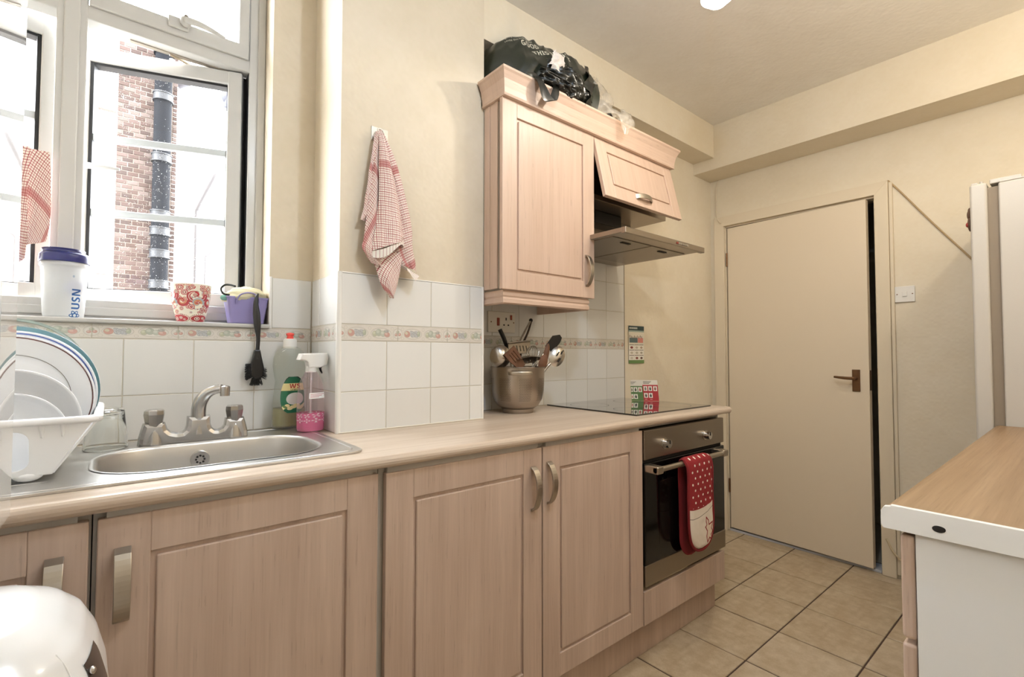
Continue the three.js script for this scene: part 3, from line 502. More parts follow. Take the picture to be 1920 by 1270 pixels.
const band = (r, a, b, h = .02) => { const f = (k) => h * .25 + .004 + (k - .7) / .27 * (h * .75 - .0018) + .0006; return [[r * b, f(b)], [r * a, f(a)]]; };
disc('plate', 'large plate with a broad teal rim at the back of the rack', 'plate', [-.684, 1.091, .215], plateP(.142), china, [['rim_band', band(.142, .86, .995), std('#668d95', .2)]]);
disc('plate', 'white plate with a blue patterned edge in front of the teal-rimmed plate', 'plate', [-.684, 1.085, .238], plateP(.138), china, [['rim_band', band(.138, .945, .965), std('#4d5f98', .2)], ['dotted_band', band(.138, .905, .925), std('#8f9bc4', .2)]]);
disc('plate', 'white plate with a thin dark red rim line and a grey inner ring', 'plate', [-.684, 1.078, .268], plateP(.1345), china, [['rim_line', band(.1345, .955, .972), std('#5f3b3a', .2)], ['inner_line', band(.1345, .70, .71), std('#8a8784', .2)]]);
const bowlP = (r, d) => [[0, 0], [r * .5, 0], [r * .62, d * .12], [r * .85, d * .5], [r * .97, d * .92], [r, d], [r * .985, d + .003], [r * .95, d], [r * .88, d * .72], [r * .78, d * .5], [r * .56, d * .2 + .003], [0, d * .12 + .003]];
disc('bowl', 'larger white bowl with thick rim standing in front of the plates', 'bowl', [-.676, 1.032, .305], bowlP(.108, .05), china2, [], -.12);
disc('bowl', 'smaller white bowl at the very front of the rack', 'bowl', [-.67, 1.012, .362], bowlP(.085, .04), china2, [], -.12);
disc('glass_lid', 'clear glass lid behind the teal-rimmed plate', 'lid', [-.70, 1.118, .15], [[0, .03], [.07, .024], [.115, .01], [.132, 0], [.134, .003], [.115, .014], [.07, .028], [0, .034]], M.clear, [['rim', [[.132, -.002], [.137, -.002], [.138, .004], [.132, .005]], std('#93a19a', .2)]], -.1);
{
  const g = thing('tumbler', 'clear glass tumbler turned upside down on the drainer behind the rack', 'glass', [-.531, HW + .006, .098]);
  part(g, 'body', lathe([[.043, 0], [.0445, .001], [.0445, .003], [.042, .03], [.036, .094], [.033, .1], [0, .1], [0, .092], [.031, .091], [.0385, .04], [.0415, .004], [.043, 0]], 40).translate(-.531, HW + .006, .098), phy({ color: '#fafcfb', roughness: 0, transmission: 1, thickness: .003, ior: 1.45 }));
}
// ---------- on the sill ----------
const SY = 1.272, SHAKE = -1.42;
{
  const t = thing('shaker_bottle', 'translucent white shaker cup with navy lid and blue lettering on the sill', 'shaker', [-.627, SY, -.1]);
  const txt = canvasTex(1024, 512, (g, W, H) => {
    g.fillStyle = '#eff1f2'; g.fillRect(0, 0, W, H); g.save(); g.translate(330, 300); g.rotate(-Math.PI / 2); g.fillStyle = '#1f5b9c'; g.font = 'bold 104px sans-serif'; g.textAlign = 'left'; g.textBaseline = 'middle'; g.scale(.72, 1); g.fillText('USN', -75, 4);
    g.strokeStyle = '#1f5b9c'; g.lineWidth = 7; for (const a of [0, 1.05, 2.1]) { g.beginPath(); g.ellipse(-128, 0, 46, 17, a + .5, 0, 7); g.stroke(); } g.restore(); g.fillStyle = '#1f5b9c'; g.font = '20px sans-serif'; g.fillText('®', 296, 130);
  });
  const dense = (p, n) => { const L = [0]; for (let i = 1; i < p.length; i++) L.push(L[i - 1] + Math.hypot(p[i][0] - p[i - 1][0], p[i][1] - p[i - 1][1])); const o = []; for (let k = 0; k <= n; k++) { const s = L[L.length - 1] * k / n; let i = 1; while (i < p.length - 1 && L[i] < s) i++; const f = (s - L[i - 1]) / (L[i] - L[i - 1]); o.push([p[i - 1][0] + (p[i][0] - p[i - 1][0]) * f, p[i - 1][1] + (p[i][1] - p[i - 1][1]) * f]); } return o; };
  const body = lathe(dense([[0, 0], [.039, 0], [.0415, .003], [.043, .02], [.0485, .135], [.0485, .137], [.0515, .139], [.0515, .146], [.049, .148], [.049, .156]], 60), 60); body.rotateY(SHAKE); body.translate(-.627, SY, -.1);
  part(t, 'cup', body, phy({ map: txt, roughness: .35, transmission: .45, thickness: 0, side: THREE.DoubleSide }));
  part(t, 'lid', merge([lathe([[0, .176], [.047, .176], [.0505, .173], [.053, .168], [.0535, .151], [.05, .15]], 60).translate(-.627, SY, -.1), lathe([[.044, .176], [.045, .186], [.03, .187], [0, .187]], 48).translate(-.63, SY, -.1)]), std('#1d2260', .3));
  part(t, 'mixing_ball', ball(-.606, SY + .085, -.1, .02), phy({ color: '#5c6fa8', roughness: .5 }));
}
{
  const t = thing('plant_pot', 'small ceramic pot with red and grey paisley pattern on the sill', 'pot', [-.338, SY, -.095]);
  const pais = canvasTex(1024, 512, (g, W, H) => {
    g.fillStyle = '#ece6d6'; g.fillRect(0, 0, W, H); const r = rng(6); { const q = rng(61); for (let i = 0; i < 150; i++) { const x = q() * W, y = q() * H, s = 10 + q() * 22; for (const [k, c] of [[1, ['#a8383c', '#a7adb2', '#c98a62', '#8b2d33'][i % 4]], [.75, '#ece6d6'], [.55, ['#a8383c', '#8b2d33'][i % 2]], [.25, '#ece6d6']]) { g.fillStyle = c; g.beginPath(); g.arc(x, y, s * k, 0, 7); g.fill(); } } } const red = '#a8383c', dk = '#8b2d33', gr = '#a7adb2', or = '#c98a62';
    const spiral = (x, y, s, c, dir, w) => { g.strokeStyle = c; g.lineCap = 'round'; for (let i = 0; i < 60; i++) { const a = i / 60 * 7.2, q = s * (1 - i / 68), b = (i + 1) / 60 * 7.2, q2 = s * (1 - (i + 1) / 68); g.lineWidth = w * (1 - i / 75); g.beginPath(); g.moveTo(x + Math.cos(a * dir) * q, y + Math.sin(a * dir) * q); g.lineTo(x + Math.cos(b * dir) * q2, y + Math.sin(b * dir) * q2); g.stroke(); } };
    const ringc = (x, y, s) => { for (const [k, c] of [[1, red], [.74, '#ece6d6'], [.56, dk], [.3, '#ece6d6']]) { g.fillStyle = c; g.beginPath(); g.arc(x, y, s * k, 0, 7); g.fill(); } };
    const petals = (x, y, s) => { for (let i = 0; i < 26; i++) { const a = i / 26 * 6.283; g.fillStyle = i % 2 ? gr : dk; g.beginPath(); g.ellipse(x + Math.cos(a) * s, y + Math.sin(a) * s, 5, 8, a, 0, 7); g.fill(); } };
    for (let k = 0; k < 4; k++) { const x = k * 256 + 40; spiral(x + 40, 150, 92, red, 1, 46); for (let i = 0; i < 30; i++) { const a = i / 30 * 4.6, q = 92 * (1 - i / 50); g.fillStyle = '#ece6d6'; g.beginPath(); g.arc(x + 40 + Math.cos(a) * q, 150 + Math.sin(a) * q, 4, 0, 7); g.fill(); } petals(x + 60, 235, 70); spiral(x + 60, 235, 58, gr, -1, 26); spiral(x + 60, 235, 40, or, -1, 18); ringc(x + 165, 60, 34); ringc(x + 205, 118, 32); ringc(x + 130, 110, 26); ringc(x + 170, 300, 20); spiral(x + 180, 215, 60, red, 1, 30); spiral(x + 180, 215, 36, or, 1, 14); ringc(x + 6, 60, 22); ringc(x + 120, 330, 14);
      g.fillStyle = red; g.beginPath(); g.ellipse(x + 120, 440, 118, 66, 0, 0, 7); g.fill(); g.strokeStyle = '#ece6d6'; g.lineWidth = 6; g.stroke(); for (let i = 0; i < 34; i++) { const a = i / 34 * 6.28; g.fillStyle = dk; g.beginPath(); g.arc(x + 120 + Math.cos(a) * 128, 440 + Math.sin(a) * 76, 6, 0, 7); g.fill(); } ringc(x + 75, 440, 44); for (let i = 0; i < 10; i++) { const a = i / 10 * 6.28; g.fillStyle = '#ece6d6'; g.beginPath(); g.arc(x + 75 + Math.cos(a) * 27, 440 + Math.sin(a) * 27, 5, 0, 7); g.fill(); } ringc(x + 150, 425, 28); ringc(x + 190, 455, 20); }
  });
  const p = lathe([[.034, 0], [.0375, .008], [.040, .018], [.0428, .029], [.0458, .045], [.0486, .06], [.051, .075], [.0523, .09], [.0532, .104], [.0535, .115]], 64); p.rotateY(1.2); p.translate(-.338, SY, -.095);
  part(t, 'body', p, new THREE.MeshStandardMaterial({ map: pais, roughness: .18, side: THREE.DoubleSide }));
  part(t, 'rim', lathe([[.0535, .113], [.0535, .116], [.0525, .1175], [.051, .1165], [.048, .07], [.036, .008], [0, .006]], 64).translate(-.338, SY, -.095), std('#efebe2', .2));
}
{
  const bk = thing('tin_basket', 'small lilac tin planter with a wire handle at the right end of the sill', 'planter', [-.187, SY, -.09]), lil = std('#8f87b8', .35);
  const rg = (k, y, r = .01) => rring(-.187 - .047 * k, -.187 + .047 * k, -.09 - .032 * k, -.09 + .032 * k, r, y, 5);
  part(bk, 'bucket', loft([rg(1, SY + .001), rg(1.03, SY + .004), rg(1.27, SY + .082), rg(1.33, SY + .083), rg(1.33, SY + .087), rg(1.26, SY + .087), rg(1.0, SY + .008)], true, true), lil);
  for (const z of [-.046, -.134]) part(bk, 'wire_handle', tube([[-.222, SY + .062, z], [-.221, SY + .076, z + .002], [-.212, SY + .092, z + .004], [-.19, SY + .1, z + .005], [-.172, SY + .097, z + .004], [-.158, SY + .084, z + .002], [-.155, SY + .07, z]], .0022, 30, 8), lil);
  const cl2 = thing('dust_cloth', 'crumpled pale yellow cloth with a dark edge stuffed into the lilac planter', 'cloth', [-.187, SY + .08, -.09]);
  const n1 = lattice(9, 7, 301), n2 = lattice(22, 15, 302), g = new THREE.SphereGeometry(1, 64, 40), p = g.attributes.position;
  for (let i = 0; i < p.count; i++) { const x = p.getX(i), y = p.getY(i), z = p.getZ(i), u = Math.atan2(z, x) / 6.283 + .5, v = Math.acos(Math.max(-1, Math.min(1, y))) / 3.1416, k = 1 + .3 * (n1(u, v) - .5) + .22 * Math.abs(n2(u, v) - .5); p.setXYZ(i, -.19 + x * .064 * k - (y > 0 ? .004 : 0), SY + .089 + y * .026 * k + .007 * Math.sin(x * 2.2 + 1), -.088 + z * .044 * k); }
  g.computeVertexNormals(); part(cl2, 'cloth', g, std('#e9e2c0', .9));
  part(cl2, 'dark_edge', tube([[-.238, SY + .09, -.06], [-.256, SY + .096, -.072], [-.26, SY + .112, -.08], [-.25, SY + .124, -.08], [-.236, SY + .124, -.07], [-.226, SY + .119, -.052]], .0032, 24, 8), std('#23271f', .8));
  part(cl2, 'scrub_pad', ball(-.253, SY + .082, -.07, .011, .009, .009, 12), std('#7fb3a4', .9));
  const br = thing('washing_up_brush', 'black washing-up brush hanging by its handle from the lilac planter', 'brush', [-.168, 1.2, -.018]);
  part(br, 'handle', taper([[-.163, SY + .098, -.036], [-.168, SY + .09, -.024], [-.172, SY + .068, -.02], [-.169, SY + .02, -.0185], [-.164, 1.225, -.018], [-.165, 1.185, -.02], [-.166, 1.16, -.02]], [.003, .0065, .0105, .0105, .006, .0055, .009], 40, 12, .7), M.black);
  { const g = extrude([[-.171, 1.185], [-.160, 1.185], [-.155, 1.16], [-.148, 1.128], [-.150, 1.106], [-.160, 1.1], [-.172, 1.1], [-.180, 1.108], [-.183, 1.13], [-.177, 1.16]], .01, .0035); g.translate(0, 0, -.028); part(br, 'head', g, M.black); }
  const r = rng(12), bs = []; for (let i = 0; i < 420; i++) { const t = r(), s = r(); let a, d; if (t < .5) { a = [-.181, 1.1 + r() * .045, -.026 + s * .012]; d = [-.013 - .006 * r(), -.004 + (r() - .5) * .012, (r() - .5) * .008]; } else if (t < .85) { a = [-.18 + r() * .026, 1.1, -.026 + s * .012]; d = [(r() - .6) * .018, -.02 - .006 * r(), (r() - .5) * .008]; } else { a = [-.152, 1.1 + r() * .03, -.026 + s * .012]; d = [.012 + .004 * r(), -.004 + (r() - .5) * .012, (r() - .5) * .008]; } bs.push(cyl(a, [a[0] + d[0], a[1] + d[1], a[2] + d[2]], .0006, .0005, 4)); }
  part(br, 'bristles', merge(bs), M.black).userData.kind = 'stuff';
}
// ---------- by the sink corner ----------
const ering = (cx, cz, a, b, y, pw = 2.4, k = 40, rot = 0) => { const o = []; for (let i = 0; i < k; i++) { const t = i / k * 6.28318, c = Math.cos(t), s = Math.sin(t), x = a * Math.sign(c) * Math.pow(Math.abs(c), 2 / pw), z = b * Math.sign(s) * Math.pow(Math.abs(s), 2 / pw); o.push([cx + x * Math.cos(rot) - z * Math.sin(rot), y, cz + x * Math.sin(rot) + z * Math.cos(rot)]); } return o.reverse(); };
{
  const cx = -.076, cz = .012, y0 = HW + .006, rot = .35, t = thing('soap_bottle', 'tall clear washing-up liquid bottle with a red nozzle and olive liquid left', 'bottle', [cx, y0, cz]);
  const W = [[0, .047], [.004, .052], [.03, .0535], [.075, .051], [.12, .0465], [.15, .043], [.172, .0475], [.2, .0525], [.225, .0505], [.245, .041], [.256, .028], [.262, .018]];
  const ringAt = (h, k = 1) => { let i = 0; while (i < W.length - 2 && W[i + 1][0] < h) i++; const f = (h - W[i][0]) / (W[i + 1][0] - W[i][0]), w = W[i][1] + (W[i + 1][1] - W[i][1]) * f; return ering(cx, cz, w * k, Math.min(w, .03 + w * .1) * k, y0 + h, 2.5, 44, -rot); };
  const hs = []; for (let i = 0; i <= 40; i++) hs.push(.262 * i / 40);
  part(t, 'bottle_wall', loft(hs.map((h) => ringAt(h)), true, false), phy({ color: '#f2f4f0', roughness: .12, transmission: .9, thickness: 0, ior: 1.4, side: THREE.DoubleSide }));
  part(t, 'liquid', loft(hs.slice(1, 11).map((h) => ringAt(h, .955)), true, true), phy({ color: '#a3985a', roughness: .15, transmission: .3, thickness: 0 }));
  part(t, 'cap', lathe([[.0205, .256], [.0205, .284], [.018, .287], [0, .287]], 28).translate(cx, y0, cz), M.white);
  part(t, 'nozzle', lathe([[.011, .287], [.009, .297], [.0125, .299], [.012, .305], [.005, .307], [0, .307]], 24).translate(cx, y0, cz), std('#d8453a', .35));
  const lab = canvasTex(256, 384, (g, Wd, H) => { g.fillStyle = '#1f6a4a'; g.beginPath(); g.ellipse(128, 200, 128, 200, 0, 0, 7); g.fill(); g.fillStyle = '#ece0a4'; g.fillRect(0, 70, 256, 78); g.fillStyle = '#b32f2f'; g.font = 'bold 66px sans-serif'; g.fillText('WS', 96, 122); g.fillStyle = '#5a5230'; g.font = 'bold 24px sans-serif'; g.fillText('LEMON', 108, 146); g.fillStyle = '#d9d9d4'; g.beginPath(); g.ellipse(150, 235, 80, 64, 0, 0, 7); g.fill(); g.fillStyle = '#e4d9a2'; for (let i = 0; i < 9; i++) { g.beginPath(); g.ellipse(30 + i * 26, 335 - (i % 3) * 14, 26, 18, 0, 0, 7); g.fill(); } g.fillStyle = '#6f8f57'; g.beginPath(); g.ellipse(60, 318, 30, 12, .5, 0, 7); g.fill(); });
  part(t, 'label', sheet(14, 16, (u, v) => { const h = .05 + v * .115, rg = ringAt(h, 1.012), k = 44; const el = Math.sqrt(Math.max(.02, 1 - Math.pow((v - .5) * 1.9, 2))), f = ((.28 + (u - .5) * .29 * el) * k), i = Math.floor(f) % k, q = f - Math.floor(f), a = rg[k - 1 - i], b = rg[(k - 2 - i + k) % k]; return [a[0] + (b[0] - a[0]) * q, a[1], a[2] + (b[2] - a[2]) * q, .5 - (u - .5) * el, v]; }), new THREE.MeshStandardMaterial({ map: lab, roughness: .3, side: THREE.DoubleSide }));
}
{
  const cx = -.044, cz = .128, y0 = HW + .007, rot = .3, t = thing('spray_bottle', 'clear pink spray bottle with white trigger head and patterned pink base', 'bottle', [cx, y0, cz]);
  const W = [[0, .036], [.004, .039], [.04, .0405], [.07, .0405], [.1, .0395], [.13, .036], [.155, .029], [.175, .0195], [.184, .015]];
  const ringAt = (h, k = 1) => { let i = 0; while (i < W.length - 2 && W[i + 1][0] < h) i++; const f = (h - W[i][0]) / (W[i + 1][0] - W[i][0]), w = W[i][1] + (W[i + 1][1] - W[i][1]) * f; return ering(cx, cz, w * k, Math.min(w, .031) * k, y0 + h, 2.6, 44, -rot); };
  const hs = []; for (let i = 0; i <= 34; i++) hs.push(.184 * i / 34);
  part(t, 'bottle_wall', loft(hs.map((h) => ringAt(h)), true, false), phy({ color: '#faf0f3', roughness: .08, transmission: .94, thickness: 0, ior: 1.4, side: THREE.DoubleSide }));
  const pat = canvasTex(512, 128, (g, W2, H) => { g.fillStyle = '#d56f97'; g.fillRect(0, 0, W2, H); g.fillStyle = '#f3e6ea'; for (let i = 0; i < 9; i++) for (let j = 0; j < 2; j++) { const x = i * 57 + 28, y = j * 34 + 18; for (let k = 0; k < 4; k++) { const a = k * Math.PI / 2 + .3 + j; g.beginPath(); g.moveTo(x, y); g.lineTo(x + 26 * Math.cos(a), y + 16 * Math.sin(a)); g.lineTo(x + 24 * Math.cos(a + .6), y + 15 * Math.sin(a + .6)); g.fill(); } } });
  part(t, 'patterned_base', sheet(60, 8, (u, v) => { const rg = ringAt(.001 + v * .055, 1.006), f = u * 44, i = Math.floor(f) % 44, q = f - Math.floor(f), a = rg[i], b = rg[(i + 1) % 44]; return [a[0] + (b[0] - a[0]) * q, a[1], a[2] + (b[2] - a[2]) * q, u, v]; }), phy({ map: pat, roughness: .15, transmission: .35, thickness: 0, side: THREE.DoubleSide }));
  part(t, 'liquid', loft(hs.slice(1, 6).map((h) => ringAt(h, .95)), true, true), phy({ color: '#e58aa8', roughness: .1, transmission: .6, thickness: .01, attenuationColor: new THREE.Color(.85, .3, .45), attenuationDistance: .04 }));
  const lab = canvasTex(256, 320, (g) => { g.clearRect(0, 0, 256, 320); g.fillStyle = '#f4eeee'; g.fillRect(0, 0, 256, 320); g.fillStyle = '#f8f8f8'; g.fillRect(8, 8, 240, 84); g.fillStyle = '#c98a97'; for (let i = 0; i < 3; i++) g.fillRect(24, 24 + i * 20, 200 - i * 50, 8); g.fillStyle = '#bdb6b6'; for (let i = 0; i < 9; i++) g.fillRect(20, 130 + i * 19, 210 - (i * 37 % 60), 5); });
  const bub = sheet(8, 4, (u, v) => { const rg = ringAt(.1 + v * .018, 1.02), f = (.12 + u * .24) * 44, i = Math.floor(f), a = rg[43 - i]; return [a[0], a[1], a[2], 1 - u, .72 + v * .26]; });
  part(t, 'label', bub, new THREE.MeshStandardMaterial({ map: lab, roughness: .4, side: THREE.DoubleSide }));
  part(t, 'dip_tube', cyl([cx, y0 + .01, cz], [cx, y0 + .18, cz], .003), phy({ color: '#f6f2f2', roughness: .3, transmission: .5, thickness: 0 }));
  part(t, 'collar', lathe([[.0165, .180], [.0165, .198], [.014, .2]], 28).translate(cx, y0, cz), M.white);
  const hd = extrude([[-.034, .222], [-.03, .234], [.028, .236], [.03, .225], [.027, .206], [.012, .198], [-.012, .198], [-.014, .212], [-.02, .219]], .022, .004); hd.scale(1.25, 1, 1.1); hd.translate(0, 0, -.011); hd.rotateY(rot * .4); hd.translate(cx + .006, y0, cz); part(t, 'spray_head', hd, M.white);
  const tr = taper([[-.018, .222, 0], [-.022, .206, .002], [-.014, .192, .004], [-.02, .176, .005]], [.005, .0045, .004, .002], 14, 8); tr.scale(-1, 1, 1); tr.translate(cx + .012, y0, cz); part(t, 'trigger', tr, M.white);
}
// ---------- cloths ----------
function clothTex(lines, size) { return canvasTex(1024, 1024, (g, W, H) => { g.fillStyle = '#ece2d8'; g.fillRect(0, 0, W, H); const n = lines, s = W / n; for (let i = 0; i < n; i++) { g.fillStyle = 'rgba(140,48,52,.80)'; const x = i * s, w = i % 2 ? s * .17 : s * .26; g.fillRect(x, 0, w, H); g.fillRect(0, x, W, w); } g.fillStyle = 'rgba(150,60,60,.45)'; g.fillRect(W * .52, 0, s * 3, H); g.fillRect(0, H * .36, W, s * 3); const r = rng(9); for (let i = 0; i < 30000; i++) { g.fillStyle = r() < .5 ? 'rgba(255,255,255,.08)' : 'rgba(80,50,40,.07)'; g.fillRect(r() * W, r() * H, 3, 1.5); } }, [1 / size, 1 / size]); }
const check = new THREE.MeshStandardMaterial({ map: clothTex(40, .3), roughness: .95, side: THREE.DoubleSide });
const hemM = new THREE.MeshStandardMaterial({ map: canvasTex(256, 64, (g) => { g.fillStyle = '#eee7de'; g.fillRect(0, 0, 256, 64); g.fillStyle = 'rgba(150,80,80,.5)'; for (let i = 0; i < 8; i++) g.fillRect(i * 32, 0, 6, 64); }, [1 / .08, 1 / .02]), roughness: .95, side: THREE.DoubleSide });
// cloth between two edge lines, bulging forward by b with k soft folds; uv in metres turned by ang
function fold(L, R, z0, b, k, ang, nu = 26, nv = 44, seed = 1, zs = 0) {
  const l = crv(L.map((p) => [p[0], p[1], p[2] || 0])), r = crv(R.map((p) => [p[0], p[1], p[2] || 0])), n = lattice(6, 9, seed), c = Math.cos(ang), s = Math.sin(ang), O = L[0];
  return sheet(nu, nv, (u, v) => { const a = l.getPoint(v), q = r.getPoint(v), x = a.x + (q.x - a.x) * u, y = a.y + (q.y - a.y) * u, w = .25 + .75 * v, z = z0 - (z0 > .2 ? Math.max(0, z0 - .222) * Math.exp(-v * 9) : 0) + zs * v + a.z + (q.z - a.z) * u + b * w * Math.sin(Math.PI * u) + w * .006 * Math.sin(u * k * 6.283 + 2 * n(u * .5, v)) + .008 * w * (n(u, v) - .5); const wide = (u - .5) * (.05 + .1 * v), dx = wide * 1.15, dy = y - O[1]; return [x, y, z, c * dx - s * dy, s * dx + c * dy]; });
}
{
  const t = thing('tea_towel', 'red and white checked tea towel hanging from a hook on the chimney breast', 'towel', [.14, 1.89, .21]);
  part(t, 'back_fold', fold([[.113, 1.885], [.1, 1.8], [.092, 1.746], [.077, 1.64], [.066, 1.597]], [[.124, 1.885], [.122, 1.749], [.116, 1.66], [.105, 1.62], [.09, 1.592]], .226, .012, 1, .35, 12, 30, 5), check);
  part(t, 'side_fold', fold([[.117, 1.895], [.102, 1.744], [.084, 1.621], [.073, 1.53], [.07, 1.508], [.084, 1.482], [.1, 1.462]], [[.135, 1.893], [.134, 1.749], [.135, 1.627], [.135, 1.556], [.135, 1.52], [.137, 1.48], [.145, 1.44]], .236, .03, 1, .62, 22, 44, 6), check);
  part(t, 'right_fold', fold([[.132, 1.897], [.145, 1.8], [.16, 1.71], [.17, 1.6], [.175, 1.53], [.19, 1.47]], [[.145, 1.899], [.18, 1.818], [.215, 1.718], [.24, 1.615], [.249, 1.526], [.266, 1.443]], .238, .022, 1.5, -.25, 24, 44, 7), check);
  part(t, 'right_hem', fold([[.19, 1.47], [.2, 1.462]], [[.266, 1.443], [.246, 1.417]], .256, .012, 1, 0, 20, 4, 8), hemM);
  part(t, 'lower_corner', fold([[.097, 1.49], [.11, 1.45], [.119, 1.415], [.135, 1.382], [.160, 1.355]], [[.205, 1.54], [.2, 1.5], [.194, 1.455], [.181, 1.392], [.166, 1.353]], .25, .024, 1, .75, 22, 26, 9), check);
  part(t, 'front_fold', fold([[.122, 1.9], [.119, 1.797], [.116, 1.658], [.109, 1.589], [.1, 1.54], [.094, 1.498]], [[.137, 1.9], [.156, 1.806], [.181, 1.707], [.197, 1.622], [.205, 1.575], [.209, 1.545]], .25, .045, 1.5, .06, 30, 50, 10), check);
  part(t, 'front_hem', sheet(30, 4, (u, v) => { const x = .094 + (.209 - .094) * u, y = 1.498 + .047 * u - .02 * v - .012 * Math.sin(u * 6.283) * (.4 + .6 * v), z = .25 + .045 * Math.sin(Math.PI * u) + .006 * Math.sin(u * 9.4 + 1) * .6; return [x, y, z, u * .13, v * .02]; }), hemM);
  part(t, 'hanging_loop', tube([[.127, 1.893, .23], [.124, 1.903, .224], [.133, 1.909, .22], [.143, 1.903, .222], [.14, 1.893, .23]], .003, 16, 6), std('#e9e0d6', .95));
  const h = thing('towel_hook', 'square brushed steel stick-on hook on the chimney breast', 'hook', [.14, 1.893, .2015]);
  part(h, 'plate', box(.111, .169, 1.872, 1.92, .2017, .2045, .001), M.satin); part(h, 'peg', taper([[.138, 1.885, .203], [.138, 1.887, .218], [.138, 1.9, .224]], [.004, .004, .003], 10, 8), M.satin);
}
{
  const t = thing('tea_towel', 'red and white checked tea towel hung over the left window handle', 'towel', [-.70, 1.6, -.16]);
  part(t, 'front_fold', fold([[-.765, 1.73], [-.765, 1.63], [-.76, 1.53], [-.755, 1.45], [-.735, 1.395]], [[-.705, 1.735], [-.708, 1.63], [-.705, 1.54], [-.704, 1.495], [-.708, 1.43]], -.135, .012, 2, .05, 24, 36, 21), check);
  part(t, 'side_fold', fold([[-.715, 1.732], [-.715, 1.63], [-.712, 1.53], [-.71, 1.465]], [[-.668, 1.732], [-.664, 1.677], [-.662, 1.555], [-.668, 1.483]], -.142, .01, 1, .5, 20, 30, 22), check);
}

// ---------- oven glove on the rail ----------
{
  const t = thing('oven_glove', 'red double oven glove with white dots and a white pad draped over the oven rail', 'oven glove', [1.33, .74, .635]);
  const glove = canvasTex(512, 1024, (g, W, H) => {
    g.fillStyle = '#8f2227'; g.fillRect(0, 0, W, H); g.fillStyle = '#efe6da'; for (let j = 0; j < 9; j++) for (let i = 0; i < 5; i++) { g.beginPath(); g.arc(60 + i * 104 + (j % 2) * 52, 40 + j * 66, 13, 0, 7); g.fill(); }
    g.fillStyle = '#e4d8c8'; g.beginPath(); g.moveTo(0, 560); g.quadraticCurveTo(260, 600, W, 520); g.lineTo(W, H); g.lineTo(0, H); g.fill(); g.strokeStyle = '#8f2227'; g.lineWidth = 16; g.beginPath(); g.moveTo(0, 560); g.quadraticCurveTo(260, 600, W, 520); g.stroke();
    g.strokeStyle = '#55443a'; g.lineWidth = 5; g.beginPath(); g.moveTo(0, 665); g.quadraticCurveTo(200, 700, W, 590); g.stroke();
    g.fillStyle = '#e0cdb8'; g.strokeStyle = '#8f2227'; g.lineWidth = 14; g.beginPath(); [[330, 700], [372, 740], [384, 790], [470, 772], [440, 840], [470, 880], [420, 905], [440, 960], [380, 930], [340, 975], [318, 900], [340, 850], [300, 800], [330, 780], [318, 740]].forEach(([x, y], i) => i ? g.lineTo(x, y) : g.moveTo(x, y)); g.closePath(); g.fill(); g.stroke();
  });
  const mats = new THREE.MeshStandardMaterial({ map: glove, roughness: .9 }), red = std('#7f1d22', .92), n = lattice(14, 22, 55);
  // padded tongue following a centre line in the yz plane; width grows to a round end
  const tongue = (x0, x1, path, endR, th, off) => {
    const c = crv(path), N = 60, K = 20, surf = (side) => sheet(K, N, (u, v) => { const q = c.getPointAt(v), tg = c.getTangentAt(v), nz = [0, tg.z, -tg.y], left = 1 - v, L = c.getLength(); let w = (x1 - x0) / 2; const d = left * L; if (d < endR) w *= Math.sqrt(Math.max(.0001, 1 - Math.pow(1 - d / endR, 2))); const s = (u - .5) * 2, pad = th * Math.sqrt(Math.max(0, 1 - Math.pow(Math.abs(s), 6))) * Math.min(1, d / .012 + .02) * (.85 + .3 * n(u * .7, v)); return [(x0 + x1) / 2 + off * v + s * w, q.y - side * nz[1] * pad, q.z - side * nz[2] * pad, .5 + s * w / (x1 - x0), 1 - v]; });
    return merge([surf(1), surf(-1)].map((g) => { return g; }));
  };
  mats.side = red.side = THREE.DoubleSide;
  part(t, 'front_pad', tongue(1.232, 1.414, [[0, .757, .632], [0, .752, .6485], [0, .735, .654], [0, .66, .656], [0, .55, .655], [0, .45, .656], [0, .392, .656]], .085, .009, .012), mats);
  part(t, 'back_pad', tongue(1.235, 1.405, [[0, .757, .636], [0, .752, .619], [0, .735, .6125], [0, .6, .611], [0, .45, .61], [0, .352, .611]], .085, .008, .012), red);
  part(t, 'red_binding', tube([[1.229, .757, .64], [1.231, .735, .6545], [1.235, .6, .656], [1.24, .48, .656], [1.257, .425, .656], [1.29, .395, .656], [1.335, .386, .656], [1.38, .396, .656], [1.412, .425, .656], [1.426, .48, .656], [1.422, .6, .656], [1.417, .735, .6545], [1.416, .757, .64]], .0055, 80, 8), red);
}
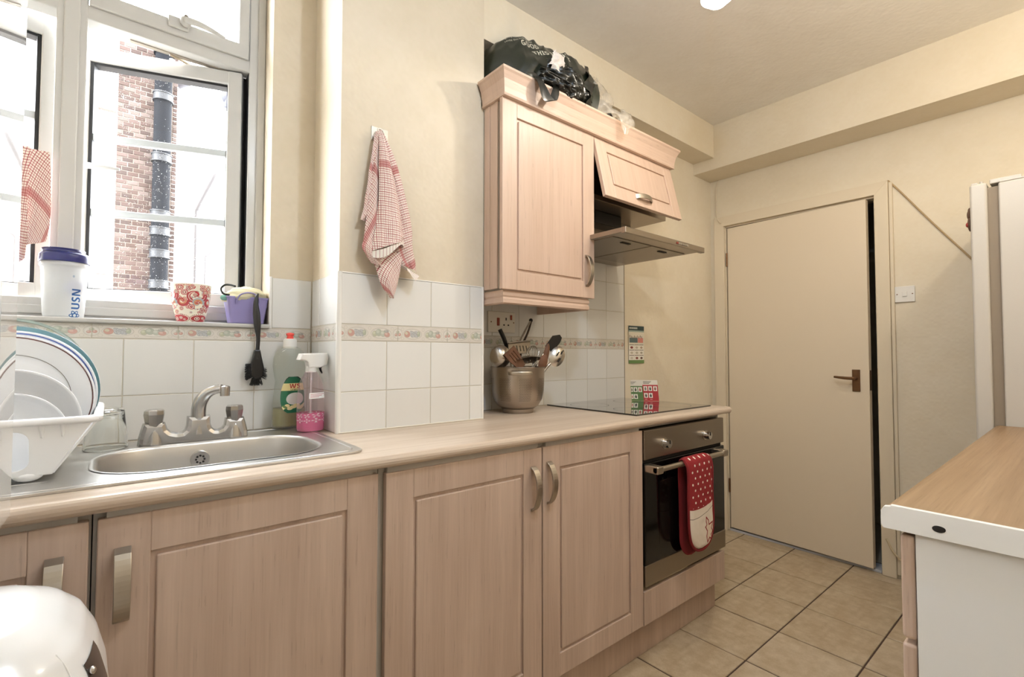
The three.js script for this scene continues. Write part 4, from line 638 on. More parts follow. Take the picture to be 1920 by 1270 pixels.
// ---------- on top of the wall cabinets ----------
{
  const t = thing('carrier_bag', 'black-green plastic carrier bag with white lettering stuffed on top of the wall cabinet', 'bag', [.8, 2.135, .2]);
  const bagTex = canvasTex(1024, 1024, (g, W, H) => { g.fillStyle = '#182015'; g.fillRect(0, 0, W, H); g.fillStyle = '#d8d4c4'; g.textAlign = 'center'; for (let k = 0; k < 1; k++) { g.font = 'bold 62px sans-serif'; g.save(); g.translate(560, 640); g.scale(1, .6); g.rotate(-.12); g.fillText('THIS IS JUST', 0, 0); g.font = 'bold 58px sans-serif'; g.fillText('GOOD', -170, -78); g.font = '26px sans-serif'; g.fillText('reuse this bag please', -250, -130); g.fillText('every little journey', -250, -160); g.restore(); } });
  const n1 = lattice(7, 6, 401), n2 = lattice(17, 13, 402), rid = (x) => 1 - Math.abs(2 * x - 1);
  const bagM = new THREE.MeshPhysicalMaterial({ map: bagTex, roughness: .34, clearcoat: .5, clearcoatRoughness: .25, side: THREE.DoubleSide });
  part(t, 'bag_body', sheet(120, 150, (u, w) => {
    const v = Math.min(1, w * 1.0), a = u * 6.28318, end = Math.pow(Math.max(0, Math.sin(Math.min(1, v / .34) * Math.PI / 2)), .55) * (v > .75 ? 1 - .25 * (v - .75) / .25 : 1);
    const k = 1 + .17 * (rid(n1(u, v * .9)) - .5) + .075 * (rid(n2(u + v * .6, v)) - .5), ry = .178 * end * k, rz = .112 * end * k;
    let X = .585 + .475 * v + .015 * Math.sin(a * 2) * v, Y = 2.306 - .05 * v * v + ry * Math.cos(a), Z = .125 + .15 * v + rz * Math.sin(a);
    Y = Math.max(Y, 2.134 + .003 * n2(u, v)); if (Z > .325 && Y < 2.217) Y = 2.217 + .004 * n1(u, v);
    return [X, Y, Z, v, 1.02 - ((u + .5) % 1) ];
  }), bagM);
  const film = phy({ color: '#0d100c', roughness: .34, side: THREE.DoubleSide, clearcoat: .3, clearcoatRoughness: .2 });
  const crumple = (c, ax, ay, sx, sy, seed, amp, nrm) => { const a = lattice(4, 4, seed), b = lattice(8, 7, seed + 1), X = V3(...ax), Y = V3(...ay), N = X.clone().cross(Y).normalize(); return sheet(26, 26, (u, v) => { const h = amp * (rid(a(u, v)) + .35 * rid(b(u, v)) - .6) + nrm * Math.sin(u * 3.14) * Math.sin(v * 3.14), q = V3(...c).addScaledVector(X, (u - .5) * sx).addScaledVector(Y, (v - .5) * sy * (.75 + .4 * a(u, .3))).addScaledVector(N, h); return [q.x, q.y, q.z]; }); };
  part(t, 'bag_mouth', merge([crumple([.87, 2.29, .34], [.95, -.2, .12], [.15, .95, -.1], .2, .13, 410, .03, .03), crumple([1.02, 2.30, .31], [.6, 0, -.7], [.1, 1, -.1], .15, .2, 412, .03, .03), crumple([.80, 2.245, .36], [1, -.12, .05], [0, .8, .3], .17, .07, 414, .02, .02), crumple([.95, 2.245, .35], [.9, -.15, -.2], [.1, .9, .2], .17, .10, 425, .025, .02)]), film);
  part(t, 'paper_inside', merge([crumple([.815, 2.335, .352], [.75, -.3, 0], [.3, .85, -.05], .085, .085, 430, .014, .014), crumple([.955, 2.265, .355], [.7, .1, -.1], [.1, .9, .1], .045, .055, 431, .01, .01)]), std('#e7ddd4', .7, { side: THREE.DoubleSide }));
  const rb = (pts, w) => { const c = crv(pts); return sheet(4, 40, (u, v) => { const q = c.getPointAt(v); return [q.x + (u - .5) * w, q.y + (u - .5) * w * .35, q.z + .005 * Math.sin(v * 9 + u * 3)]; }); };
  part(t, 'handle_loop', rb([[.69, 2.26, .33], [.695, 2.226, .368], [.705, 2.19, .384], [.725, 2.15, .388], [.748, 2.142, .388], [.765, 2.165, .386], [.78, 2.20, .38], [.795, 2.226, .366], [.80, 2.26, .34]], .042), film);
}
function clearBag(label, c, s, seed, tail) {
  const t = thing('clear_bag', label, 'bag', c), a = lattice(12, 9, seed), b = lattice(26, 22, seed + 1), g = new THREE.SphereGeometry(1, 70, 44), p = g.attributes.position;
  for (let i = 0; i < p.count; i++) { const x = p.getX(i), y = p.getY(i), z = p.getZ(i), u = Math.atan2(z, x) / 6.283 + .5, v = (y + 1) / 2, k = 1 + .6 * (Math.abs(2 * a(u, v) - 1) - .5) + .25 * (b(u, v) - .5); p.setXYZ(i, c[0] + x * s[0] * k, Math.max(2.137, c[1] + s[1] + y * s[1] * k), c[2] + z * s[2] * k); }
  g.computeVertexNormals(); const m = phy({ color: '#f6f2ea', roughness: .2, transmission: .78, thickness: 0, side: THREE.DoubleSide });
  part(t, 'film', g, m); if (tail) part(t, 'hanging_corner', tail, m); return t;
}
clearBag('crumpled clear plastic bag behind the cornice, next to the carrier bag', [1.12, 2.137, .29], [.125, .125, .06], 501);
{
  const n = lattice(7, 7, 520);
  clearBag('crumpled clear plastic bag with one corner hanging over the cornice', [1.30, 2.137, .29], [.08, .085, .055], 511, sheet(20, 24, (u, v) => { const w = (1 - v * .88) * .14, x = 1.225 + (u - .5) * w * 1.5 - v * .02, y = 2.262 - v * v * .11 - .012 * (1 - v) * Math.abs(u - .5) * 4, z = .325 + .062 * Math.min(1, v * 2.2) + .012 * (n(u, v) - .5); return [x, y, z]; }));
  tag(struct('bag_tie', taper([[1.115, 2.219, .362], [1.13, 2.223, .364], [1.145, 2.22, .362]], [.004, .006, .004], 10, 8), M.black), 'small black tie on the cornice between the clear bags', 'tie').userData.kind = 'thing';
}
// ---------- colander full of utensils ----------
const CX = .803, CZ = .128;
{
  const t = thing('colander', 'brushed steel colander on a foot ring, used as a utensil holder', 'colander', [CX, HW, CZ]);
  const prof = [[0, .014], [.064, .014], [.087, .03], [.102, .056], [.110, .09], [.1125, .13], [.113, .186], [.1165, .189], [.1165, .1915], [.1105, .190], [.1095, .13], [.107, .09], [.099, .058], [.085, .034], [.06, .018], [0, .018]];
  part(t, 'bowl', lathe(prof, 72).translate(CX, HW, CZ), M.colander);
  part(t, 'foot_ring', lathe([[.066, .018], [.064, 0], [.0655, 0], [.0675, .018]], 60).translate(CX, HW, CZ), M.colander);
  const rad = (y) => { for (let i = 1; i < 6; i++) if (y <= prof[i + 1][1]) { const a = prof[i], b = prof[i + 1], f = (y - a[1]) / (b[1] - a[1]); return a[0] + (b[0] - a[0]) * f; } return .113; };
  const hs = []; for (let q = 0; q < 8; q++) for (let i = 0; i < 9; i++) for (let j = 0; j < 18; j++) { const y = .055 + j * .0052, a = q * Math.PI / 4 + .35 + (i - 4 + (j % 2) * .5) * .052, r = rad(y) + .0006, h = new THREE.CircleGeometry(.00125, 8), sl = Math.atan2(rad(y + .004) - rad(y - .004), .008); h.rotateX(sl); h.rotateY(a); h.translate(CX + r * Math.sin(a), HW + y, CZ + r * Math.cos(a)); hs.push(h); }
  part(t, 'perforations', merge(hs), M.dark).userData.kind = 'stuff';
  const a0 = -.62, arc = []; for (let i = 0; i <= 16; i++) { const s = (i / 16 - .5) * 2, a = a0 + s * .42, r = .113 + .024 * Math.pow(1 - s * s, .35); arc.push([CX + r * Math.sin(a), HW + .168, CZ + r * Math.cos(a)]); }
  part(t, 'handle', merge([taper(arc, arc.map(() => .0075), 40, 10, .35)]), M.satin);
}
const woodD = new THREE.MeshStandardMaterial({ map: woodTex('#7f573d', '#573623', 81, [.1, .3]), roughness: .55 });
// utensil: handle from the bottom of the colander to a neck, built in world space
function spoonHead(c, dir, side, L, W, D, m) { const a = V3(...dir).normalize(), s = V3(...side), n = a.clone().cross(s).normalize(); s.copy(n.clone().cross(a)).normalize(); return sheet(20, 24, (u, v) => { const t = (v - .5) * 2, w = W / 2 * Math.pow(Math.max(0, 1 - Math.pow(Math.abs(t), 2.2)), .5), x = (u - .5) * 2, q = V3(...c).addScaledVector(a, t * L / 2).addScaledVector(s, x * w).addScaledVector(n, -D * (1 - x * x) * (1 - t * t)); return [q.x, q.y, q.z]; }); }
const dbl = (m) => { const c = m.clone(); c.side = THREE.DoubleSide; return c; }, steel2 = dbl(M.chrome), steelB = dbl(new THREE.MeshStandardMaterial({ color: '#c9c4bc', metalness: 1, roughness: .26 })), blk = dbl(M.black), wd2 = dbl(woodD);
const U = (name, label) => thing(name, label, 'utensil', [CX, HW + .02, CZ]);
{
  let t = U('slotted_spoon', 'steel slotted spoon with a round bright head leaning right out of the colander');
  part(t, 'handle', taper([[.80, HW + .03, .15], [.91, HW + .19, .195], [.925, HW + .205, .2]], [.004, .005, .006], 14, 10), M.chrome);
  part(t, 'head', spoonHead([.955, 1.166, .21], [.55, .8, .1], [.7, -.55, .25], .095, .07, .014), steelB);
  for (const [a, b] of [[-.012, .012], [.016, .018], [-.004, -.016]]) part(t, 'slot', (() => { const g = extrude(rrect(-.0025, .0025, -.011, .011, .0024), .0012); g.rotateZ(-.6); g.rotateY(-.35); g.translate(.955 + a * .9, 1.166 + b, .2265); return g; })(), M.dark);
  t = U('ladle', 'steel ladle with round bowl leaning out to the left of the colander');
  part(t, 'handle', taper([[.83, HW + .03, .15], [.74, HW + .19, .15]], [.004, .005], 10, 10), M.chrome); part(t, 'head', spoonHead([.697, 1.165, .142], [-.5, .85, .1], [.8, .5, .4], .1, .088, .035), steelB);
  t = U('wooden_spatula', 'brown wooden spatula with slits leaning left out of the colander');
  part(t, 'handle', taper([[.85, HW + .03, .17], [.775, HW + .18, .19]], [.005, .006], 10, 10), woodD);
  { const g = extrude([[-.016, -.045], [.016, -.045], [.028, .01], [.030, .045], [-.026, .05], [-.026, .01]], .005, .001, [rrect(-.012, -.008, -.01, .035, .0015), rrect(0, .004, -.01, .035, .0015), rrect(.012, .016, -.01, .035, .0015)]); g.rotateZ(.75); g.rotateY(-.2); g.translate(.737, 1.155, .19); part(t, 'blade', uvm(g), woodD); }
  t = U('wooden_spoon', 'narrow reddish wooden spoon standing upright in the colander'); part(t, 'handle', taper([[.83, HW + .03, .16], [.898, HW + .185, .18]], [.005, .006], 10, 10), woodD); part(t, 'head', spoonHead([.912, 1.172, .186], [.22, .95, .05], [.9, -.2, .35], .105, .026, .006), wd2);
  t = U('wooden_spoon', 'short broad wooden spoon head low at the front rim of the colander'); part(t, 'handle', taper([[.80, HW + .03, .18], [.86, HW + .17, .205]], [.005, .006], 10, 10), woodD); part(t, 'head', spoonHead([.872, 1.142, .21], [.3, .9, .1], [.9, -.3, .3], .066, .04, .004), wd2);
  t = U('spatula', 'black plastic spatula blade leaning right behind the slotted spoon'); part(t, 'handle', taper([[.80, HW + .03, .08], [1.0, HW + .25, .08]], [.004, .005], 10, 10), M.chrome); { const g = extrude([[-.02, -.04], [.022, -.04], [.026, .02], [.02, .042], [.004, .046], [-.02, .02]], .006, .002); g.rotateZ(-.68); g.rotateY(-.25); g.translate(1.055, 1.232, .085); part(t, 'blade', g, M.black); }
  t = U('serving_spoon', 'utensil with a black handle standing up from the back of the colander'); part(t, 'rod', taper([[.83, HW + .03, .1], [.795, HW + .27, .07]], [.004, .004], 10, 10), M.chrome); part(t, 'handle', taper([[.797, HW + .262, .07], [.775, HW + .315, .066], [.757, HW + .35, .062]], [.0085, .0095, .009], 12, 12), M.black);
  t = U('tongs', 'steel and black tongs rising highest out of the colander'); part(t, 'arm', taper([[.79, HW + .05, .11], [.835, HW + .27, .088], [.885, HW + .345, .08], [.922, HW + .395, .076]], [.007, .008, .0085, .007], 30, 12, .5), M.chrome); part(t, 'arm', taper([[.81, HW + .05, .11], [.857, HW + .27, .09], [.9, HW + .34, .082], [.926, HW + .39, .076]], [.006, .007, .0075, .006], 30, 12, .5), std('#57483f', .4)); part(t, 'hinge', ball(.924, HW + .396, .076, .009), M.black);
  t = U('fish_slice', 'black slotted fish slice with steel edge lying across the colander top'); part(t, 'handle', taper([[.82, HW + .03, .1], [.80, HW + .23, .11]], [.004, .005], 10, 10), M.chrome); { const g = extrude([[-.065, -.012], [-.05, -.032], [.045, -.026], [.066, .03], [-.06, .016]], .004, .001, [0, 1, 2, 3, 4].map((i) => rrect(-.04 + i * .018, -.033 + i * .018, -.02, .006, .003))); g.rotateX(-.3); g.translate(.818, 1.206, .12); part(t, 'blade', g, M.steelDark); part(t, 'edge', tube([[.754, 1.222, .125], [.8, 1.228, .126], [.885, 1.237, .127]], .0025, 10, 8), M.chrome); }
  t = U('skimmer', 'shallow perforated steel skimmer lying at the front rim of the colander'); part(t, 'bowl', spoonHead([.795, 1.150, .2], [1, .08, .1], [0, .5, .85], .13, .06, .02), steelB); for (let i = 0; i < 4; i++) part(t, 'perforation', ball(.77 + i * .017, 1.145 + (i % 2) * .006, .222, .0026, .0026, .001, 8), M.dark); part(t, 'handle', taper([[.85, 1.15, .2], [.8, HW + .05, .15]], [.004, .004], 10, 8), M.chrome);
  t = U('whisk', 'steel wire whisk between the tongs and the wooden spoon'); for (let i = 0; i < 6; i++) { const a = i / 6 * 3.1416, c = Math.cos(a) * .03, s = Math.sin(a) * .024; part(t, 'wire', tube([[.872, 1.13, .15], [.876 + c * .8, 1.165, .14 + s * .8], [.882 + c, 1.19, .135 + s], [.89, 1.213, .13], [.882 - c, 1.19, .135 - s], [.876 - c * .8, 1.165, .14 - s * .8], [.873, 1.13, .15]], .0013, 30, 6), M.chrome); } part(t, 'handle', taper([[.874, 1.135, .15], [.83, HW + .03, .14]], [.006, .006], 10, 10), M.chrome);
}
// ---------- on the walls ----------
{
  const t = thing('cooker_socket', 'white cooker switch and socket plate with red rockers under the wall cabinet', 'socket', [.81, 1.32, 0]);
  part(t, 'plate', box(.735, .888, 1.272, 1.365, 0, .009, .003), std('#e9e4da', .3));
  part(t, 'rocker', box(.783, .797, 1.302, 1.337, .008, .012, .002), std('#9c4632', .4)); part(t, 'rocker', box(.858, .869, 1.330, 1.352, .008, .012, .002), std('#9c4632', .4));
  for (const [x, y, w, h] of [[.835, 1.333, .003, .006], [.823, 1.306, .004, .003], [.848, 1.306, .004, .003]]) part(t, 'socket_hole', box(x - w, x + w, y - h, y + h, .0085, .0095), M.dark);
  for (const x of [.751, .879]) part(t, 'screw', cyl([x, 1.318, .0085], [x, 1.318, .0098], .003), M.brass);
}
{
  const cal = canvasTex(256, 384, (g, W, H) => { g.fillStyle = '#e9e3d6'; g.fillRect(0, 0, W, H); g.fillStyle = '#2f4448'; g.fillRect(0, 0, W, 46); g.fillStyle = '#e9e9e4'; for (let i = 0; i < 9; i++) g.fillRect(12 + i * 15, 14, 9, 18); g.fillStyle = '#9fb0a8'; g.fillRect(0, 46, W, 16); g.fillStyle = '#5d7276'; g.fillRect(12, 122, 132, 50); g.fillStyle = '#d98d84'; g.fillRect(146, 122, 92, 50); g.fillStyle = '#6f5a50'; for (let i = 0; i < 9; i++) g.fillRect(16 + i * 24, 96 + (i * 7) % 16, 10, 22); const fr = ['#8c3b34', '#c2b8a6', '#b9a48f', '#cfc4b2', '#c2b8a6', '#b4aa9a', '#d5cbbd', '#8c4a40', '#5c4036']; for (let i = 0; i < 9; i++) { const x = 10 + (i % 3) * 80, y = 192 + Math.floor(i / 3) * 54; g.fillStyle = '#4b3a33'; g.fillRect(x, y, 72, 5); g.fillStyle = '#f3eee4'; g.fillRect(x, y + 5, 74, 44); g.fillStyle = fr[i]; g.beginPath(); g.ellipse(x + 36, y + 30, 22, 12, 0, 0, 7); g.fill(); } g.fillStyle = '#6f8f55'; g.fillRect(0, 350, W, 34); });
  const t = thing('wall_leaflet', 'small printed sheet with green foot stuck on the cream wall beside the tiles', 'leaflet', [1.815, 1.23, 0]);
  part(t, 'sheet', (() => { const g = sheet(8, 10, (u, v) => [1.742 + u * .147, 1.124 + v * .216, -.003 + .004 * Math.sin(u * 3.14) * (1 - v) + .002, u, v]); return g; })(), new THREE.MeshStandardMaterial({ map: cal, roughness: .6, side: THREE.DoubleSide }));
  const lf = canvasTex(512, 288, (g, W, H) => { g.fillStyle = '#e4ddd0'; g.fillRect(0, 0, W, H); g.fillStyle = '#5c7a48'; g.fillRect(0, 84, 250, 204); g.fillStyle = '#b3343a'; g.fillRect(246, 66, 266, 222); g.fillStyle = '#6d6459'; for (let i = 0; i < 3; i++) { g.fillRect(20, 24 + i * 14, 120 - i * 24, 6); g.fillRect(262, 18 + i * 13, 140 - i * 18, 7); } const ic = (x, y, c) => { g.fillStyle = '#efe9de'; g.fillRect(x, y, 64, 66); g.fillStyle = c; g.beginPath(); g.ellipse(x + 32, y + 38, 17, 20, 0, 0, 7); g.fill(); g.fillRect(x + 26, y + 8, 12, 18); }; [[12, 100, '#5b4a40'], [88, 100, '#4f5346'], [166, 100, '#b0605a'], [8, 196, '#b0605a'], [84, 196, '#3c3f38'], [262, 84, '#7d7a6c'], [344, 84, '#4a4744'], [430, 84, '#8a5a48'], [262, 178, '#5a4a40'], [344, 178, '#4a4744']].forEach((a) => ic(...a)); g.fillStyle = '#e8c9c4'; for (let i = 0; i < 2; i++) g.fillRect(270 + i * 90, 262, 40, 6); });
  const f = thing('leaflet', 'red and green printed leaflet standing upright at the back of the hob', 'leaflet', [1.57, HW + .006, .22]);
  part(f, 'sheet', sheet(20, 12, (u, v) => { const b = u < .12 ? (.12 - u) * .25 : 0; return [1.525 + u * .095 - v * .004, HW + .0068 + v * .106, .165 + u * .11 - v * .008 + b * .4, u, v]; }), new THREE.MeshStandardMaterial({ map: lf, roughness: .45, side: THREE.DoubleSide }));
}
{
  const t = thing('light_switch', 'white single light switch plate on the wall right of the door', 'switch', [2.69, 1.495, 1.06]);
  part(t, 'plate', box(2.681, 2.6915, 1.453, 1.537, 1.02, 1.104, .003), M.white); part(t, 'rocker', box(2.677, 2.683, 1.482, 1.508, 1.052, 1.072, .002), M.white); for (const z of [1.03, 1.094]) part(t, 'screw', cyl([2.6795, 1.495, z], [2.682, 1.495, z], .0028), M.brass);
  const w1 = (n, l, pts, r, m = M.creamOld) => tag(struct(n, tube(pts, r, 60, 8), m), l, 'cable').userData.kind = 'thing';
  w1('cable', 'thin cable running down slantwise across the wall from the door corner to the fridge', [[2.687, 2.118, 1.0], [2.687, 2.07, 1.035], [2.686, 1.85, 1.18], [2.687, 1.63, 1.33], [2.687, 1.5, 1.41]], .0042, std('#b49c78', .6));
  w1('cable', 'thin painted cable looping down the corner above the left end of the door frame', [[2.685, 2.38, .06], [2.685, 2.36, .05], [2.684, 2.3, .043], [2.684, 2.2, .042], [2.68, 2.14, .045], [2.665, 2.1, .06], [2.66, 2.07, .085]], .004);
  w1('cable', 'pale cable sagging along the foot of the wall right of the door', [[2.665, .2, .962], [2.66, .13, 1.0], [2.66, .09, 1.06], [2.665, .075, 1.14], [2.67, .09, 1.3]], .005, std('#d6c6a6', .6));
  part(thing('cable_trunking', 'narrow cream cable trunking along the right edge of the door frame', 'trunking', [2.683, 1.05, 1.012]), 'cover', box(2.675, 2.6915, .02, 2.105, 1.004, 1.02, .003), M.creamOld);
}
struct('baseboard_right', merge([box(2.676, 2.6915, 0, .125, 1.022, 2.1, .003), box(2.676, 2.6915, 0, .125, .001, .034, .003)]), M.creamOld);
// ---------- door ----------
const door = struct('door_1');
{
  part(door, 'door_frame', merge([box(2.692, 2.8, 0, 2.058, .086, .104, 0), box(2.692, 2.8, 0, 2.058, .936, .954, 0), box(2.692, 2.8, 2.04, 2.058, .1, .94, 0), box(2.735, 2.75, 0, 2.04, .104, .116), box(2.735, 2.75, 0, 2.04, .924, .936)]), M.creamOld);
  part(door, 'architrave', box(2.667, 2.692, 0, 2.114, .03, .098, .004), M.creamOld); part(door, 'architrave', box(2.667, 2.692, 0, 2.114, .94, 1.003, .004), M.creamOld);
  { const g = extrude([[.03, 2.114], [1.003, 2.114], [.943, 2.05], [.095, 2.05]], .024, .001); g.rotateY(-Math.PI / 2); g.translate(2.691, 0, 0); part(door, 'architrave', g, M.creamOld); }
  const leaf = new THREE.Group(); leaf.name = 'door_leaf'; leaf.position.set(2.692, 0, .108); leaf.rotation.y = -.04; door.add(leaf); leaf.updateWorldMatrix(true, false);
  const add = (n, g, m) => { g.applyMatrix4(leaf.matrixWorld); return part(leaf, n, g, m); };
  add('slab', box(0, .04, .022, 2.034, .004, .797, .002), M.cream);
  add('handle_plate', box(-.006, 0, .972, 1.093, .718, .756, .002), M.brass);
  add('lever', merge([cyl([-.005, 1.045, .737], [-.05, 1.045, .737], .008), taper([[-.05, 1.045, .742], [-.052, 1.046, .7], [-.05, 1.051, .645]], [.0085, .008, .006], 16, 12)]), M.brass);
  add('latch_plate', box(.008, .032, .98, 1.09, .796, .7985, .001), M.brass);
  for (const y of [.3, 1.82]) add('hinge', cyl([-.003, y - .045, 0], [-.003, y + .045, 0], .006, .006, 10), M.brass);
  part(door, 'threshold', box(2.69, 2.8, -.001, .012, .106, .934, .002), std('#c9cbd2', .5));
  part(door, 'strike_plate', box(2.69, 2.72, .98, 1.1, .934, .9365, .0005), M.brass);
}
// ---------- counter on the right, fridge ----------
{
  const t = thing('worktop', 'shorter worktop in the foreground with wood-grain top and white chipped edging', 'worktop', [1.3, .875, 1.75]);
  const g = extrude([[1.4427, .873], [2.09, .873], [2.09, .9095], [1.456, .9095], [1.447, .906], [1.4427, .898]].map(([z, y]) => [-z, y]), 2.058 - .54, 0); g.rotateY(Math.PI / 2); g.translate(.54, 0, 0);
  part(t, 'board', uvm(flat(g), 'h'), M.top2);
  const e = extrude([[1.4415, .876], [1.4445, .8715], [2.09, .8715], [2.09, .9115], [1.456, .9115], [1.456, .9095], [1.4465, .908], [1.4415, .9]].map(([z, y]) => [-z, y]), .009, .0008); e.rotateY(Math.PI / 2); e.translate(.531, 0, 0); part(t, 'white_edging', e, M.white);
  const n = lattice(8, 8, 701); const hp = ering(1.519, .888, .0085, .0058, .5285, 2, 26).map((p, i) => [.5302, p[2] + .0012 * (n(i / 26, .3) - .5), p[0] + .0015 * (n(i / 26, .7) - .5)]); part(t, 'screw_hole', loft([hp, hp.map((p) => [.5296, p[1], p[2]])], true, true), M.dark);
  const c = thing('drawer_cabinet', 'white-sided drawer cabinet with beech fronts under the foreground worktop', 'cabinet', [1.2, 0, 1.77]);
  part(c, 'side_panel', box(.545, .563, 0, .871, 1.4855, 2.09, .001), std('#e6e4e1', .42)); part(c, 'carcass', box(.563, 2.05, .1, .868, 1.49, 2.09), M.carcass);
  const ys = [[.684, .862], [.46, .676], [.16, .452]]; for (const x of [.545, 1.05, 1.555]) for (const [a, b] of ys) { const d = part(c, 'drawer_front', box(x, x + .497, a, b, 1.464, 1.484, .006), M.door); }
  part(c, 'plinth', box(.565, 2.05, .001, .1, 1.53, 1.548), M.door);
}
{
  const t = thing('fridge', 'tall white fridge freezer at the end of the foreground worktop', 'fridge', [2.35, 0, 1.72]), w = std('#cbc6be', .35), X0 = 2.066, X1 = 2.64;
  part(t, 'body', box(X0, X1, .02, 1.835, 1.472, 2.06, .006), w);
  part(t, 'door', box(X0, X1, .62, 1.845, 1.391, 1.441, .009), w); part(t, 'door', box(X0, X1, .05, .61, 1.391, 1.441, .009), w);
  part(t, 'door_seal', merge([box(X0 + .012, X1 - .012, .63, 1.825, 1.441, 1.4725), box(X0 + .012, X1 - .012, .06, .6, 1.441, 1.4725)]), std('#8f8272', .7));
  part(t, 'top_trim', box(X0 + .001, X1, 1.835, 1.842, 1.475, 1.60, .002), w); part(t, 'hinge_cover', box(X0 + .002, X0 + .08, 1.835, 1.853, 1.448, 1.535, .004), w); part(t, 'hinge_pin', merge([box(X0 + .004, X0 + .03, 1.843, 1.85, 1.396, 1.415, .002), cyl([X0 + .012, 1.84, 1.425], [X0 + .012, 1.852, 1.425], .005)]), w);
  const m = thing('fridge_magnet', 'small brown figure-shaped magnet on the fridge door edge', 'magnet', [2.12, 1.72, 1.386]); part(m, 'figure', merge([ball(2.115, 1.7, 1.386, .028, .03, .008), ball(2.11, 1.735, 1.385, .02, .02, .008), ball(2.12, 1.755, 1.386, .016, .012, .007)]), std('#6b4f3e', .5)); part(m, 'red_detail', ball(2.1, 1.695, 1.38, .01, .01, .006), std('#a3413a', .4));
}
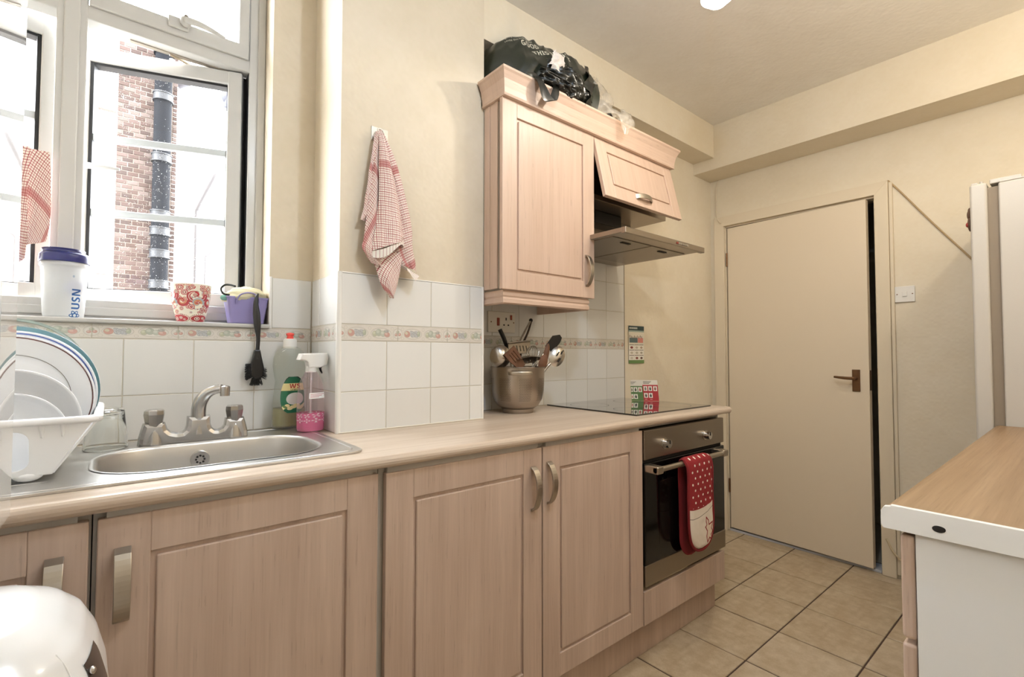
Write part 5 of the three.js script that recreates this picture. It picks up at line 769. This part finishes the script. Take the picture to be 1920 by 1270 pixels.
// ---------- far left: glossy unit, white appliance ----------
{
  const t = thing('tall_unit', 'tall glossy white unit at the extreme left, mirroring the sink and window', 'cabinet', [-.637, .935, .65], .0);
  t.rotation.y = -.02; t.updateWorldMatrix(true, false);
  const g = box(-.30, 0, .935, 2.4, 0, .5, .0015, 'v', 1); const q = new THREE.Matrix4().makeTranslation(0, -.935, 0); g.applyMatrix4(q); g.applyMatrix4(t.matrixWorld); part(t, 'side_panel', g, M.whiteGloss);
  const s = thing('wall_batten', 'white batten carrying the glossy unit on the side wall', 'batten', [-1.1, 1, .9]); part(s, 'board', box(-1.2, -.955, .96, 2.36, .70, 1.10, .004), M.white);
}
{
  const t = thing('bread_maker', 'rounded white appliance with a dark control strip at the lower left corner', 'appliance', [-.68, .58, .92]);
  const cx = -.69, cz = .92, st = [[.585, .165, .15], [.60, .172, .157], [.68, .173, .158], [.76, .171, .156], [.80, .167, .152], [.835, .158, .143], [.862, .145, .13], [.882, .126, .112], [.896, .1, .088], [.904, .07, .06], [.908, .03, .026]];
  const R = (y, k = 1, d = 0) => { let i = 0; while (i < st.length - 2 && st[i + 1][0] < y) i++; const f = (y - st[i][0]) / (st[i + 1][0] - st[i][0]), a = st[i][1] + (st[i + 1][1] - st[i][1]) * f + d, b = st[i][2] + (st[i + 1][2] - st[i][2]) * f + d; return (th) => { const c = Math.cos(th), s = Math.sin(th); return [cx + a * Math.sign(c) * Math.pow(Math.abs(c), .62), y, cz + b * Math.sign(s) * Math.pow(Math.abs(s), .62)]; }; };
  const ys = []; for (let i = 0; i <= 60; i++) ys.push(.585 + (.908 - .585) * (1 - Math.pow(1 - i / 60, 1.6)));
  const w = phy({ color: '#ebebea', roughness: .22, clearcoat: .6, clearcoatRoughness: .12 });
  part(t, 'housing', loft(ys.map((y) => { const f = R(y), o = []; for (let i = 0; i < 96; i++) o.push(f(-i / 96 * 6.28318)); return o; })), w);
  const seam = (f0, f1, d, r, m, n, y0 = .62, y1 = .89) => { const pts = []; for (let i = 0; i <= 24; i++) { const q = i / 24, y = y0 + (y1 - y0) * q; pts.push(R(y, 1, d)(f0 + (f1 - f0) * q)); } part(t, n, tube(pts, r, 60, 6), m); };
  seam(.62, .55, .0002, .0009, std('#f7f7f6', .2), 'edge_seam', .6, .868); seam(1.25, 1.1, .0001, .0008, std('#8d8a88', .5), 'lid_seam', .6, .885);
  seam(1.45, 1.6, .006, .0028, std('#d9d5d1', .3), 'lid_handle', .78, .895);
  part(t, 'control_panel', sheet(14, 20, (u, v) => { const y = .70 + v * .145, p = R(y, 1, .0012)(.05 + u * (.42 - .1 * v)); return [...p, u, v]; }), Object.assign(std('#3a302c', .25), { side: THREE.DoubleSide }));
  for (const [y, a] of [[.836, .34], [.80, .12], [.742, .40]]) { const p = R(y, 1, .003)(a); part(t, 'button', ball(p[0], p[1], p[2], .0035, .0045, .0035, 12), M.chrome); } { const p = R(.76, 1, .004)(.02); part(t, 'dial', ball(p[0], p[1], p[2], .004, .022, .016, 16), M.chrome); }
  part(thing('side_table', 'plain white side table under the rounded white appliance', 'table', [-.75, 0, .9]), 'table_body', merge([box(-.99, -.5, .56, .583, .72, 1.12, .004), box(-.98, -.955, 0, .56, .74, .77), box(-.535, -.51, 0, .56, .74, .77), box(-.98, -.955, 0, .56, 1.07, 1.1), box(-.535, -.51, 0, .56, 1.07, 1.1)]), M.white);
}
// ---------- ceiling lamps, one of them added as fill ----------
LAMPS.forEach(([x, y, z, cd, col], i) => {
  const t = thing('ceiling_lamp', ['hanging lamp glowing at the top edge of the photograph', 'hanging ceiling lamp above the camera, out of the frame', 'added fill lamp hanging unseen above the foreground worktop, out of the frame'][i], 'lamp', [x, CEIL, z]);
  part(t, 'ceiling_rose', lathe([[0, 0], [.045, 0], [.045, -.012], [.012, -.022], [0, -.022]], 40).translate(x, CEIL, z), M.white);
  part(t, 'stem', cyl([x, CEIL - .02, z], [x, y + .02, z], .006), M.white); if (!i) part(t, 'shade', lathe([[.006, .06], [.02, .054], [.046, .022], [.056, .002], [.054, .002], [.044, .024], [.016, .04]], 32).translate(x, y, z), M.white);
  const b = part(t, 'bulb', i ? ball(x, y, z, .035, .04, .035, 28) : ball(x, y, z, .04, .03, .04, 28), new THREE.MeshStandardMaterial({ color: '#ffffff', emissive: new THREE.Color(1, .95, .86), emissiveIntensity: 14 })); b.castShadow = false;
  const l = i ? new THREE.PointLight(new THREE.Color(...col), cd, 0, 2) : new THREE.SpotLight(new THREE.Color(...col), cd, 0, 1.5, .12, 2); l.position.set(x, i ? y : y - .035, z); if (!i) { l.target.position.set(x, 0, z); scene.add(l.target); } l.castShadow = true; l.shadow.radius = 1.5; l.shadow.mapSize.set(1024, 1024); l.name = 'bulb_light'; scene.add(l);
});

renderer.render(scene, camera);
